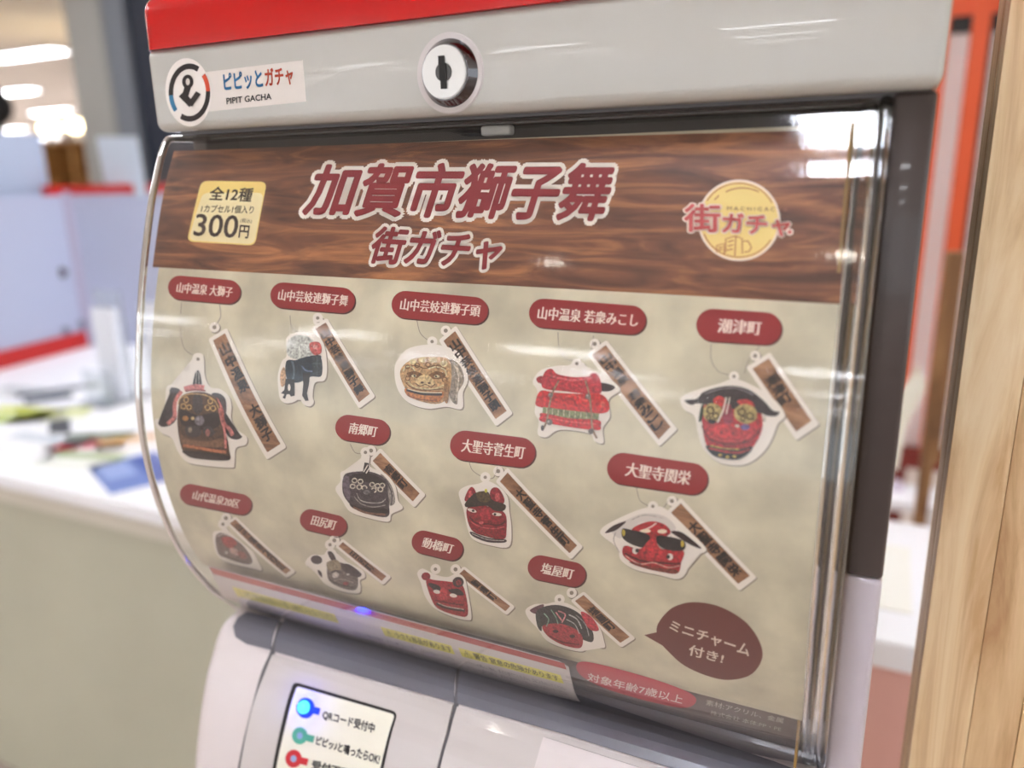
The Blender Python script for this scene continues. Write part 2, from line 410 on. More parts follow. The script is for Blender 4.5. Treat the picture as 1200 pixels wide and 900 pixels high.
piece('grey_trim', [(540, 778), (660, 810), (800, 858), (905, 893), (1000, 930), (1000, 985), (880, 935), (795, 903), (660, 860), (537, 825)], GREYB, .0008)
pp = piece('payment_panel', [(321, 767), (430, 797), (532, 826), (524, 860), (512, 905), (500, 960), (395, 940), (268, 905), (283, 900), (297, 830)], WHITE, .0012)
piece('front_panel', [(537, 828), (660, 863), (795, 906), (880, 940), (960, 975), (900, 1000), (700, 985), (504, 962), (516, 905), (528, 860)], WHITE, .0012)
piece('coin_panel', [(640, 864), (790, 912), (850, 940), (820, 985), (622, 960), (628, 905)], HOUSE, .0035, base=.0008)
for l in ([(330, 729), (320, 764), (309, 790), (298, 830), (288, 870), (281, 905)], [(538, 778), (535, 825), (526, 860), (514, 905)]):
    a = Art(LOW, base=.0002); a.line(l, 6, (96, 94, 98)); a.done('panel_seam', M)
# payment label: sub-parts on the payment panel
a = Art(LOW, (200, 680, 3.75), base=.00125)
def rr(q, r, n=4):                         # rounded quad
    out = []
    for i in range(4):
        p = Vector(q[i]); a_ = (Vector(q[i-1])-p).normalized()*r; b_ = (Vector(q[(i+1) % 4])-p).normalized()*r
        for j in range(n+1):
            t = j/n; out.append(tuple((p+a_)*(1-t)**2+p*2*t*(1-t)+(p+b_)*t*t))
    return out
a.poly(rr([(545, 444), (1003, 578), (925, 900), (440, 900)], 26), (16, 14, 16))
a.poly(rr([(560, 464), (990, 588), (913, 885), (458, 885)], 16), (244, 242, 226))
a.done('indicator_label', pp, 'cream label with black border')
a = Art(LOW, (200, 680, 3.75), base=.0014)
INK = (26, 26, 34)
a.text('QRコード受付中', [(672, 608), (898, 672), (905, 628), (680, 568)], INK, bold=.024)
a.text('ピピッ♪と鳴ったらOK!', [(645, 718), (920, 806), (930, 762), (652, 680)], INK, bold=.024)
a.text('受付不可', [(626, 824), (790, 868), (798, 826), (634, 786)], INK, bold=.03)
a.done('lettering', pp)
for nm, c, e, ec, cx, cy, rad in (('green_indicator', (86, 178, 150), 0, None, 575, 680, 34), ('red_indicator', (206, 40, 52), 0, None, 548, 780, 36), ('blue_indicator', (20, 70, 235), 0, None, 600, 560, 40)):
    a = Art(LOW, (200, 680, 3.75), base=.0014)
    a.line([(cx+15, cy+4), (cx+62, cy+16)], 30, c, False); a.ell(cx, cy, rad, rad*1.1, c)
    if nm[0] != 'b': a.ell(cx, cy, 13, 15, (150, 175, 215))
    a.done(nm, pp)
LED = mat('blue_led', (30, 90, 255), emit=36, ecol=(8, 40, 255))
u, v = LOW.inv(359, 828); q = LOW.at(u, v, .0022)
bm = bmesh.new(); bmesh.ops.create_icosphere(bm, subdivisions=3, radius=.0034, matrix=Matrix.Translation(q)); put('blue_lamp', bm, LED, pp, 80)['label'] = 'glowing blue indicator lamp'
# cam lock
LK = Vector(); HEAD = Prof([(-.0003/D, .4), (-.0003/D, 0)])
u, v = HEAD.inv(527, 86); LK = HEAD.at(u, v)
R0 = .0132
BEZ = mat('dark_reflection_chrome', (112, 112, 116), rough=.1, metal=1)  # chrome base darkened in place of the dark surroundings it would mirror
lock = put('cam_lock', cyl_bm(LK+Vector((0, -.0016, 0)), (0, -1, 0), R0*1.03, .0048, 64, r2=R0*.80), BEZ, M, 30)
put('lock_collar', cyl_bm(LK+Vector((0, .0002, 0)), (0, -1, 0), R0*1.16, .0010, 64, bev=.0004), WHITE, M, 30)
put('lock_face', cyl_bm(LK+Vector((0, -.0042, 0)), (0, -1, 0), R0*.76, .0012, 64, bev=.0003), STEEL, lock, 30)
put('keyway_ring', cyl_bm(LK+Vector((0, -.0048, 0)), (0, -1, 0), R0*.27, .0008, 32), mat('dark_chrome', (90, 90, 90), rough=.3, metal=1), lock, 30)
bm = bmesh.new()
for (x0, x1, z0, z1) in ((-.0016, .0016, -.0030, .0030), (-.0018, .0006, .0028, .0060), (-.0012, .0012, -.0062, -.0028)):
    box_bm(LK.x+x0, LK.x+x1, LK.y-.0056, LK.y-.0046, LK.z+z0, LK.z+z1, bm=bm)
put('key_slot', bm, BLACK, lock)
# stickers on the head
H = Prof([(0, .4), (0, 0)])
a = Art(H, (190, 60, 10), base=.00003)
a.ell(308, 482, 268, 402, (238, 233, 226), 48, rot=-.10); st = a.done('round_sticker', M, 'round white sticker with a black ring')
a = Art(H, (190, 60, 10), base=.0001); K = (34, 26, 24)
cx, cy, rx, ry = 323, 485, 218, 308
a.arc(cx, cy, rx, ry, -186, -62, 54, K, wy=66); a.arc(cx, cy, rx, ry, 137, 174, 50, (52, 126, 168), wy=50)
a.arc(cx, cy, rx, ry, -42, -3, 50, (206, 74, 40), wy=50); a.arc(cx, cy, rx, ry, -3, 117, 52, K, wy=66)
a.arc(304, 358, 45, 62, 0, 360, 42, K, wy=42)
a.line([(306, 415), (266, 545)], 74, K, False); a.line([(228, 502), (352, 628)], 80, K, False); a.line([(330, 632), (430, 486)], 64, K, False)
a.done('ring_emblem', st)
a = Art(H, base=.000015); a.poly([(240, 84.5), (355, 70.5), (359, 119), (243, 131)], (226, 220, 212)); st = a.done('name_sticker', M, 'rectangular pale sticker beside the round one')
a = Art(H, (180, 40, 6), base=.00008)
a.text('ピピッと', [(500, 398), (770, 372), (758, 250), (490, 280)], (40, 120, 178), bold=.03)
a.text('ガチャ', [(790, 372), (985, 350), (975, 225), (780, 246)], (204, 78, 52), bold=.025)
a.text('PIPIT GACHA', [(516, 492), (830, 458), (828, 416), (514, 450)], (30, 28, 28), bold=.02)
a.done('lettering', st)
# warning strip on the bottom of the cover
a = Art(COV, base=-.0006)
WS = [(243, 664), (335, 688), (460, 723), (560, 750), (655, 776), (666, 783), (680, 824), (600, 806), (460, 768), (360, 741), (274, 716), (256, 690)]
a.poly(WS, (206, 200, 196)); st = a.done('warning_strip', M, 'white and yellow caution strip on the bottom of the cover')
a = Art(COV, base=-.0005)
def rel(t0, t1, h0, h1):                   # quad in strip space
    TL_, TR_, BL_, BR_ = Vector((243, 664)), Vector((662, 778)), Vector((274, 716)), Vector((680, 824))
    f = lambda t, h: tuple((TL_*(1-t)+TR_*t)*(1-h)+(BL_*(1-t)+BR_*t)*h)
    return [f(t0, h1), f(t1, h1), f(t1, h0), f(t0, h0)]
a.poly(rel(0.002, .996, .02, .18), (176, 62, 54))
for t0, t1 in ((.04, .33), (.46, .66), (.68, .97)): a.poly(rel(t0, t1, .38, .60), (226, 220, 96))
a.text('⚠ 注意 対象年齢未満のお子様には絶対に与えないでください', rel(.05, .33, .40, .58), (110, 106, 60))
a.text('⚠ 小さな部品があります', rel(.47, .655, .41, .58), (96, 92, 50), bold=.01)
a.text('⚠ 警告 窒息の危険があります', rel(.69, .96, .41, .58), (96, 92, 50), bold=.01)
for h in (.68, .80):
    for t0 in (.04, .36, .68): a.text('カプセルを開けた後は、すぐに捨ててください。口に入れないでください', rel(t0, t0+.29, h, h+.09), (92, 90, 96))
a.done('lettering', st)
# print on the lower card behind the cover
a = Art(POS, (660, 680, 4), base=.0002)
a.sm([(62, 398), (110, 380), (300, 425), (480, 480), (600, 530), (622, 570), (560, 596), (380, 560), (200, 505), (90, 450)], (196, 66, 74))
a.text('対象年齢7歳以上', [(112, 468), (556, 578), (566, 540), (118, 430)], (236, 216, 208), bold=.01)
a.text('素材:アクリル、金属', [(668, 582), (1030, 668), (1036, 645), (672, 555)], (206, 200, 186))
a.text('株式会社 本体:PP・PE', [(688, 628), (1020, 706), (1024, 686), (692, 606)], (196, 190, 176))
a.done('card_print', M)
# ------------------------------------------------------------------ the poster
P = tag(put('poster', POS.sheet(XL+.0015, -.046*D, POS.v_of_z(.052*D), va, 0, .0004), mat('stone_print_paper', (210, 204, 178), rough=.5, noise=.12, nscale=38), None, 30),
        'curved printed poster of lion head charms behind the clear cover', 'poster')
SIDEB = .00003
a = Art(POS, base=SIDEB)
pt, pb = POS.inv(600, 163)[1], None
BAN = [(204, 177), (400, 170), (600, 163), (800, 157), (1020, 151), (1010, 240), (993, 357), (800, 346), (600, 335), (400, 325), (179, 313), (186, 260), (193, 220)]
a.poly(BAN, wood_mat('printed_dark_wood', (76, 42, 28), (118, 70, 46), (182, 120, 74), (17, 140, 140), .5))
a.done('wood_banner', P, 'dark brown wood grain banner')
def pl(): return P
a = Art(POS, base=.00008)
TQ = [(355, 251), (708, 258), (721, 192), (368, 193)]
a.text('加賀市獅子舞', TQ, (140, 20, 34), rb=.029, shear=.12, outline=(250, 245, 234), ow=.105)
a.text('街ガチャ', [(433, 308), (583, 316), (592, 275), (441, 266)], (140, 20, 34), rb=.030, shear=.12, outline=(250, 245, 234), ow=.115)
a.done('title_lettering', P, 'dark red title lettering edged in white')
a = Art(POS, base=.00008)
a.poly(rr([(236, 212), (313, 213), (299, 288), (219, 283)], 8), (242, 214, 124))
a.poly(rr([(237.5, 226), (309.5, 226), (298, 286.5), (221, 281.5)], 8), (242, 228, 178)); bd = a.done('price_badge', P, 'cream yellow price badge')
a = Art(POS, base=.00016); K = (58, 42, 34)
a.text('全12種', [(245, 234.5), (294, 236.5), (298, 220.5), (248, 219)], K, bold=.02)
a.text('1カプセル1個入り', [(235.5, 249), (296.5, 250.5), (298.5, 241.5), (237.5, 240)], K, bold=.01)
a.text('300', [(227, 276), (277, 279), (281, 253), (231, 251)], K, bold=.012)
a.text('円', [(280, 278.5), (291, 279.5), (293, 265), (282, 264)], K, bold=.02)
a.text('(税込)', [(282, 261.5), (295, 262.5), (296, 257), (283, 256)], K)
a.done('lettering', bd)
# round emblem
a = Art(POS, (790, 200, 8), base=.00008); CR = (250, 232, 216); BR = (176, 84, 52); RD = (206, 84, 84)
a.ell(608, 466, 388, 382, CR, 56); a.ell(608, 466, 366, 360, (246, 222, 138), 56)
a.arc(608, 466, 352, 346, -148, -28, 9, BR); a.arc(608, 466, 352, 346, 32, 158, 9, BR)
a.arc(640, 480, 330, 316, -118, -62, 10, BR); a.line([(380, 275), (420, 235)], 10, BR)
for l in ([(400, 770), (398, 705), (470, 685), (470, 780)], [(485, 770), (485, 640), (580, 615), (640, 640), (640, 780)], [(580, 615), (570, 800)], [(650, 665), (690, 660), (712, 690), (725, 725), (700, 760), (660, 765)],
          [(415, 725), (455, 718)], [(415, 748), (455, 742)], [(505, 670), (560, 655)], [(505, 710), (555, 698)], [(495, 748), (552, 738)]): a.line(l, 10, BR, False)
a.text('街', [(100, 570), (430, 580), (430, 320), (100, 320)], RD, rb=.02, outline=CR, ow=.075)
a.text('ガチャ', [(455, 590), (1085, 620), (1085, 430), (460, 400)], RD, rb=.025, outline=CR, ow=.09)
a.text('MACHIGACYA', [(498, 376), (1066, 388), (1066, 350), (500, 342)], (150, 96, 70), rb=.012, sp=1.5)
a.ell(1085, 580, 36, 34, CR); a.ell(1085, 580, 18, 17, RD)
a.done('round_emblem', P, 'yellow round emblem with red lettering')
# name pills
def pill(name, A, B, r, text, tw, red, th=0):
    A, B = Vector(A), Vector(B); d = (B-A).normalized(); n = Vector((-d.y, d.x)); ang = math.atan2(d.y, d.x)
    def cap(rr_, o=0):
        P_ = []
        for i in range(13): t = ang+math.pi/2+math.pi*i/12; P_.append((A.x+o+rr_*math.cos(t), A.y+o+rr_*math.sin(t)*1.0))
        for i in range(13): t = ang-math.pi/2+math.pi*i/12; P_.append((B.x+o+rr_*math.cos(t), B.y+o+rr_*math.sin(t)*1.0))
        return P_
    a = Art(POS, base=.00008)
    a.poly(cap(r, 1.6), (70, 30, 28)); a.poly(cap(r), red)
    c = (A+B)/2; L = (B-A).length/2+tw; h = r*.44
    q = [c-d*L+n*h, c+d*L+n*h, c+d*L-n*h+Vector((.8, 0)), c-d*L-n*h+Vector((.8, 0))]
    k = len(text)
    a.text(text, [tuple(x) for x in q], (240, 226, 214), mincho=.07)
    o = a.done('name_pill', P); return o
CR1 = (146, 20, 28)
pill('', (211, 337), (268, 342), 14, '山中温泉 大獅子', 4, CR1)
pill('', (332, 346), (401, 352), 15, '山中芸妓連獅子舞', 6, CR1)
pill('', (475, 357), (556, 364), 16, '山中芸妓連獅子頭', 6, CR1)
pill('', (637, 367), (740, 375), 17, '山中温泉 若衆みこし', 7, CR1)
pill('', (835, 381), (897, 385), 19, '潮津町', -6, CR1)
pill('', (408, 501), (442, 506), 15, '南郷町', -1, CR1)
pill('', (545, 522), (610, 530), 17.5, '大聖寺菅生町', 4, CR1)
pill('', (730, 549), (811, 561), 18.5, '大聖寺関栄', -3, CR1)
pill('', (223, 579), (283, 591), 12, '山代温泉20区', -3, (140, 34, 40))
pill('', (364, 609), (394, 616), 12.5, '田尻町', -1, (140, 34, 40))
pill('', (496, 635), (529, 643), 13.5, '動橋町', 1, (140, 34, 40))
pill('', (633, 665), (672, 673), 14.5, '塩屋町', -1, (140, 34, 40))
# wooden name strips of the charms
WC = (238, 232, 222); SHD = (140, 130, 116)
SW = wood_mat('printed_strip_wood', (104, 70, 46), (150, 106, 74), (180, 136, 98), (60, 60, 200), .5)
def strip(q, ring, text, m=4.5):           # q: top-left, top-right, bottom-right, bottom-left of the insert
    q = [Vector(p) for p in q]; ax = ((q[3]+q[2])-(q[0]+q[1])).normalized(); nx = (q[1]-q[0]).normalized()
    o = [q[0]-nx*m-ax*m, q[1]+nx*m-ax*m, q[2]+nx*m+ax*m*1.6, q[3]-nx*m+ax*m*1.6]
    a = Art(POS, base=.00004)
    rg = Vector(ring)
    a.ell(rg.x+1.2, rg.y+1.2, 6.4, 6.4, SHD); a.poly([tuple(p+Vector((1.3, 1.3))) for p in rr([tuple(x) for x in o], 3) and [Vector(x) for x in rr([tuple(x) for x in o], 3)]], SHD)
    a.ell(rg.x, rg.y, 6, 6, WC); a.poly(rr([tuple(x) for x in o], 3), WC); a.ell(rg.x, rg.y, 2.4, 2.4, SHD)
    a.poly([tuple(x) for x in q], SW)
    k = len(text); t0, t1 = .06, .94
    for i, ch in enumerate(text):
        if ch == ' ': continue
        ta = t0+(t1-t0)*i/k; tb = t0+(t1-t0)*(i+.86)/k
        l0, l1 = q[0].lerp(q[3], ta), q[0].lerp(q[3], tb); r0, r1 = q[1].lerp(q[2], ta), q[1].lerp(q[2], tb)
        a.text(ch, [tuple(l1.lerp(r1, .14)), tuple(l1.lerp(r1, .86)), tuple(l0.lerp(r0, .86)), tuple(l0.lerp(r0, .14))], (26, 18, 16), rb=.04)
    return a.done('name_strip', P)
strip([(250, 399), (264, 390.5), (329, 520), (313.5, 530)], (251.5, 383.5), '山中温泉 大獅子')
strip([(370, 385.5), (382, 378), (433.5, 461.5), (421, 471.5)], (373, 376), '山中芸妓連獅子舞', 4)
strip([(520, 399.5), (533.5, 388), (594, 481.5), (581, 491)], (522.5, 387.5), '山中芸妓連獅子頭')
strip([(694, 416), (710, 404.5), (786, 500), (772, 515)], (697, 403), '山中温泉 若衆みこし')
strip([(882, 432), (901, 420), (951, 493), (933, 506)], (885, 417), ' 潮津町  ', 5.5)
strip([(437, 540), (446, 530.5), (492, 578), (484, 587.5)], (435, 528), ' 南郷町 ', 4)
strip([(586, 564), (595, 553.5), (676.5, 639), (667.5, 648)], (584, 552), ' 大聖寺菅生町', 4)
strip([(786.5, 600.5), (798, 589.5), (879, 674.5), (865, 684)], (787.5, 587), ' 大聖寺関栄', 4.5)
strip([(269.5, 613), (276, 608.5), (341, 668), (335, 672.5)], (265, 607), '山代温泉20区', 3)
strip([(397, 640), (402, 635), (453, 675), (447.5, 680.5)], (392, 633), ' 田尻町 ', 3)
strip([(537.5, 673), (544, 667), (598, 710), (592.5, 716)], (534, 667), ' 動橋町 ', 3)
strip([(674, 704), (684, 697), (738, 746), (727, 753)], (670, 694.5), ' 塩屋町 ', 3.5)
# charm pictures: s smooth shape, p polygon, e ellipse, l stroke, r ring, o cut-out edge with shadow
T5, T6, T7 = (160, 310, 3.6), (440, 310, 3.6), (700, 310, 3.6); T1, T2, T3, T8 = (380, 480, 3.6), (600, 500, 3.6), (460, 600, 3.6), (180, 550, 3.6)
TA, TB = (180, 400, 6), (320, 370, 7.5); TD = (230, 560, 5)
def charm(T, ops, ring=None, label=None):
    a = Art(POS, T, base=.00010); a.photo = True
    if ring:
        a.ell(ring[0], ring[1], 6*T[2], 6*T[2], WC); a.ell(ring[0], ring[1], 2.2*T[2], 2.2*T[2], SHD)
    for o in ops:
        k = o[0]
        if k == 'o':
            a.sm([(x+1.4*T[2], y+1.4*T[2]) for x, y in o[1]], SHD); a.sm(o[1], WC)
            if ring: a.ell(ring[0], ring[1], 5*T[2], 5*T[2], WC); a.ell(ring[0], ring[1], 2*T[2], 2*T[2], SHD)
        elif k == 's': a.sm(o[2], o[1])
        elif k == 'p': a.poly(o[2], o[1])
        elif k == 'e': a.ell(o[2], o[3], o[4], o[5], o[1], 16, o[6] if len(o) > 6 else 0)
        elif k == 'l': a.line(o[3], o[2], o[1])
        elif k == 'r': a.arc(o[2], o[3], o[4], o[5], 0, 360, o[6], o[1], 16)
    return a.done('charm_picture', P, label)
BK, DG, GR, GD, PK, BN = (32, 28, 30), (62, 58, 62), (112, 108, 112), (190, 152, 96), (202, 122, 118), (96, 62, 44)
LTW = (226, 218, 206); RDK = (120, 22, 30); RM = (176, 34, 42)
charm(TA, [('o', [(275, 110), (300, 85), (335, 85), (355, 115), (362, 240), (400, 320), (470, 335), (530, 385), (550, 450), (548, 545), (590, 620), (655, 670), (650, 725), (580, 752), (570, 860), (540, 888), (300, 865), (220, 835), (170, 770), (130, 680), (60, 645), (15, 590), (15, 545), (70, 530), (85, 400), (95, 320), (150, 295), (230, 265), (265, 220)]),
    ('s', DG, [(115, 345), (150, 325), (190, 345), (165, 400), (150, 470), (165, 540), (120, 590), (60, 600), (35, 570), (90, 560), (125, 500)]),
    ('s', DG, [(410, 375), (460, 365), (505, 400), (515, 470), (510, 560), (550, 640), (625, 665), (590, 690), (530, 670), (490, 580), (470, 470)]),
    ('l', PK, 26, [(200, 350), (160, 410), (150, 470), (150, 530), (100, 580)]), ('l', PK, 26, [(440, 400), (480, 480), (495, 570), (540, 620), (560, 660)]),
    ('s', (84, 62, 48), [(185, 420), (215, 375), (290, 355), (370, 360), (440, 395), (470, 460), (480, 560), (510, 640), (535, 765), (525, 835), (300, 820), (215, 775), (185, 690), (170, 560)]),
    ('s', BK, [(190, 480), (260, 500), (330, 520), (450, 500), (465, 590), (380, 620), (300, 615), (200, 580)]),
    ('p', BK, [(278, 302), (295, 225), (315, 200), (332, 225), (345, 302)]), ('l', (170, 165, 158), 6, [(300, 300), (308, 215)]), ('l', (170, 165, 158), 6, [(325, 300), (322, 215)]),
    ('l', PK, 34, [(220, 335), (290, 318), (360, 325)]), ('l', (150, 80, 76), 12, [(230, 350), (300, 340), (370, 348)]),
    ('s', DG, [(285, 385), (340, 385), (350, 470), (320, 510), (285, 480)]),
    ('r', GD, 215, 455, 18, 18, 8), ('r', GD, 255, 462, 16, 16, 8), ('r', GD, 235, 410, 16, 20, 8), ('r', GD, 385, 465, 17, 18, 8), ('r', GD, 425, 470, 18, 18, 8), ('r', GD, 405, 420, 16, 18, 8),
    ('l', GD, 8, [(180, 440), (200, 395), (250, 372), (300, 368), (370, 378), (430, 410), (465, 470)]),
    ('e', (176, 120, 66), 230, 540, 22, 18), ('e', (200, 176, 130), 282, 540, 12, 12), ('e', (118, 112, 122), 330, 555, 34, 36), ('e', (150, 144, 152), 325, 545, 14, 12),
    ('s', DG, [(230, 600), (290, 590), (330, 600), (340, 650), (300, 670), (240, 655)]), ('s', DG, [(360, 600), (410, 600), (440, 640), (400, 670), (360, 650)]), ('e', (160, 100, 96), 388, 640, 16, 26),
    ('e', (150, 134, 118), 265, 620, 14, 20), ('s', (126, 92, 70), [(200, 650), (240, 680), (380, 700), (490, 680), (490, 740), (300, 730), (210, 710)]),
    ('l', (188, 112, 74), 20, [(215, 730), (320, 745), (430, 765), (520, 775)]), ('s', BK, [(215, 765), (320, 772), (525, 800), (520, 835), (300, 820), (230, 790)]),
    ('l', PK, 16, [(470, 470), (490, 560), (510, 640), (515, 750)])], (315, 125), 'black and gold lion head picture')
charm(TB, [('o', [(120, 200), (200, 150), (300, 140), (380, 160), (440, 230), (470, 350), (475, 500), (450, 570), (370, 590), (350, 700), (360, 760), (330, 795), (280, 785), (245, 740), (230, 680), (215, 740), (130, 770), (70, 740), (50, 660), (45, 520), (80, 400), (120, 350)]),
    ('s', (206, 166, 128), [(95, 450), (115, 500), (110, 600), (75, 620), (65, 520)]),
    ('s', (196, 200, 192), [(130, 230), (210, 170), (320, 190), (370, 260), (350, 370), (200, 380), (130, 340)]),  # pale patch: reflection on the cover, drawn into the picture
    ('s', (34, 52, 66), [(120, 400), (200, 390), (260, 370), (350, 350), (425, 360), (430, 525), (340, 535), (250, 580), (180, 585), (120, 540)]),
    ('p', (50, 64, 72), [(350, 350), (428, 350), (430, 525), (350, 535)]), ('l', (70, 84, 90), 10, [(350, 420), (430, 420)]), ('l', (70, 84, 90), 10, [(390, 360), (390, 525)]),
    ('l', (86, 104, 118), 18, [(170, 400), (190, 470), (180, 560)]), ('l', (96, 112, 140), 14, [(260, 440), (290, 480), (350, 490)]),
    ('s', (196, 92, 88), [(330, 240), (400, 230), (430, 270), (425, 330), (370, 345), (330, 300)]), ('e', (228, 150, 140), 375, 275, 22, 20),
    ('p', BK, [(115, 550), (195, 560), (195, 700), (165, 710), (150, 690), (125, 690), (112, 730), (88, 720), (105, 690), (75, 680), (105, 650)]), ('e', WC, 147, 630, 12, 30),
    ('p', BK, [(265, 500), (330, 510), (322, 600), (305, 680), (318, 745), (290, 748), (262, 700), (272, 600)])], (395, 20), 'lion dance figure picture')
charm(T6, [('o', [(115, 375), (150, 350), (215, 338), (270, 340), (345, 365), (380, 420), (390, 490), (370, 540), (366, 608), (300, 600), (220, 608), (140, 582), (92, 520), (82, 430)]),
    ('s', (150, 138, 122), [(315, 400), (360, 430), (375, 490), (350, 540), (345, 590), (315, 560), (305, 470)]), ('l', (196, 184, 164), 6, [(325, 410), (352, 470), (340, 570)]), ('l', (196, 184, 164), 5, [(338, 410), (366, 480)]),
    ('s', (196, 158, 112), [(105, 460), (125, 420), (175, 395), (250, 390), (310, 400), (322, 470), (305, 560), (255, 588), (160, 565), (125, 520)]),
    ('e', (226, 200, 150), 160, 410, 16, 12), ('e', (226, 200, 150), 200, 402, 16, 12), ('e', (226, 200, 150), 245, 403, 18, 12), ('e', (226, 200, 150), 290, 418, 16, 14),
    ('l', (110, 78, 48), 4, [(130, 440), (170, 425), (210, 438), (260, 425), (300, 440)]),
    ('l', (236, 214, 168), 5, [(118, 450), (135, 430), (160, 436), (168, 452)]), ('l', (236, 214, 168), 5, [(225, 440), (260, 432), (295, 445), (300, 470)]),
    ('s', (120, 82, 48), [(135, 458), (170, 450), (205, 466), (190, 478), (150, 474)]), ('s', (120, 82, 48), [(225, 468), (260, 450), (298, 462), (285, 480), (245, 482)]),
    ('e', (226, 204, 160), 165, 470, 11, 6), ('e', (40, 30, 24), 168, 470, 5, 4), ('e', (226, 204, 160), 262, 472, 12, 6), ('e', (40, 30, 24), 258, 472, 5, 4),
    ('s', (222, 190, 140), [(185, 474), (215, 464), (240, 478), (252, 505), (215, 514), (172, 500)]), ('l', (110, 78, 48), 4, [(172, 500), (190, 512), (215, 506), (238, 516), (254, 504)]), ('e', (90, 60, 40), 200, 498, 7, 4), ('e', (90, 60, 40), 230, 500, 7, 4),
    ('l', (228, 200, 150), 6, [(140, 490), (160, 512), (200, 522), (250, 524), (292, 508)]), ('l', (120, 84, 50), 4, [(132, 498), (158, 520), (205, 530), (290, 524)]), ('r', (120, 84, 50), 140, 480, 9, 9, 4), ('r', (120, 84, 50), 296, 486, 10, 10, 4), ('r', (120, 84, 50), 180, 425, 10, 9, 4), ('r', (120, 84, 50), 225, 422, 10, 9, 4), ('r', (120, 84, 50), 270, 430, 10, 9, 4), ('r', (120, 84, 50), 140, 432, 9, 8, 4),
    ('s', (184, 112, 52), [(130, 522), (200, 535), (290, 535), (285, 565), (255, 580), (150, 560)]), ('l', (40, 24, 16), 10, [(135, 528), (200, 545), (285, 548)]),
    ('l', (236, 222, 190), 4, [(140, 524), (200, 538), (285, 540)]), ('l', (120, 70, 40), 3, [(140, 552), (200, 570), (265, 572)]), ('s', (150, 110, 70), [(295, 490), (315, 500), (310, 580), (295, 570)])], (240, 325), 'golden lion head picture')
charm(T6, [('o', [(672, 475), (700, 445), (760, 428), (815, 425), (840, 408), (880, 415), (890, 440), (940, 455), (1000, 490), (1032, 530), (985, 570), (990, 640), (960, 690), (962, 752), (925, 745), (900, 712), (780, 697), (722, 728), (685, 715), (690, 660), (672, 620), (685, 540), (665, 500)]),
    ('s', (46, 34, 38), [(935, 500), (980, 502), (1012, 518), (985, 535), (935, 530)]), ('s', (150, 30, 44), [(680, 480), (705, 470), (720, 500), (690, 500)]),
    ('s', (186, 48, 62), [(705, 480), (720, 448), (745, 440), (770, 462), (840, 475), (900, 470), (912, 458), (940, 465), (955, 520), (935, 548), (800, 535), (710, 522)]), ('l', (216, 96, 104), 8, [(740, 470), (830, 488), (910, 478)]),
    ('s', (196, 36, 40), [(678, 572), (700, 532), (760, 540), (860, 545), (945, 545), (982, 575), (980, 622), (900, 628), (800, 615), (690, 600)]), ('l', (216, 80, 76), 7, [(800, 560), (840, 550), (880, 570), (920, 575)]), ('l', RDK, 4, [(790, 575), (830, 565), (850, 600)]), ('e', (226, 90, 80), 960, 590, 10, 14),
    ('p', (128, 136, 96), [(708, 600), (820, 615), (945, 628), (942, 658), (820, 650), (706, 630)])]
    +[('l', (208, 200, 170), 3, [(x, 603+(x-708)*.11), (x-1, 630+(x-708)*.11)]) for x in range(725, 940, 24)]+
    [('s', (190, 34, 40), [(697, 640), (708, 626), (820, 648), (940, 655), (952, 680), (940, 698), (830, 686), (705, 662)]), ('l', (224, 96, 90), 4, [(715, 642), (820, 662), (935, 672)]),
    ('l', (150, 124, 100), 8, [(776, 490), (750, 540), (735, 600), (725, 660), (706, 700)]), ('l', (150, 124, 100), 8, [(888, 490), (905, 550), (912, 620), (918, 690), (936, 732)]),
    ('e', (120, 112, 108), 742, 550, 11, 11), ('e', (190, 184, 178), 739, 547, 4, 4), ('e', (120, 112, 108), 737, 664, 13, 13), ('e', (190, 184, 178), 733, 660, 5, 5), ('e', (120, 112, 108), 900, 556, 12, 12), ('e', (190, 184, 178), 897, 552, 4, 4), ('e', (100, 92, 88), 912, 702, 12, 12), ('e', (90, 84, 82), 708, 688, 7, 12)], (850, 418), 'red lion head picture tied with ropes')
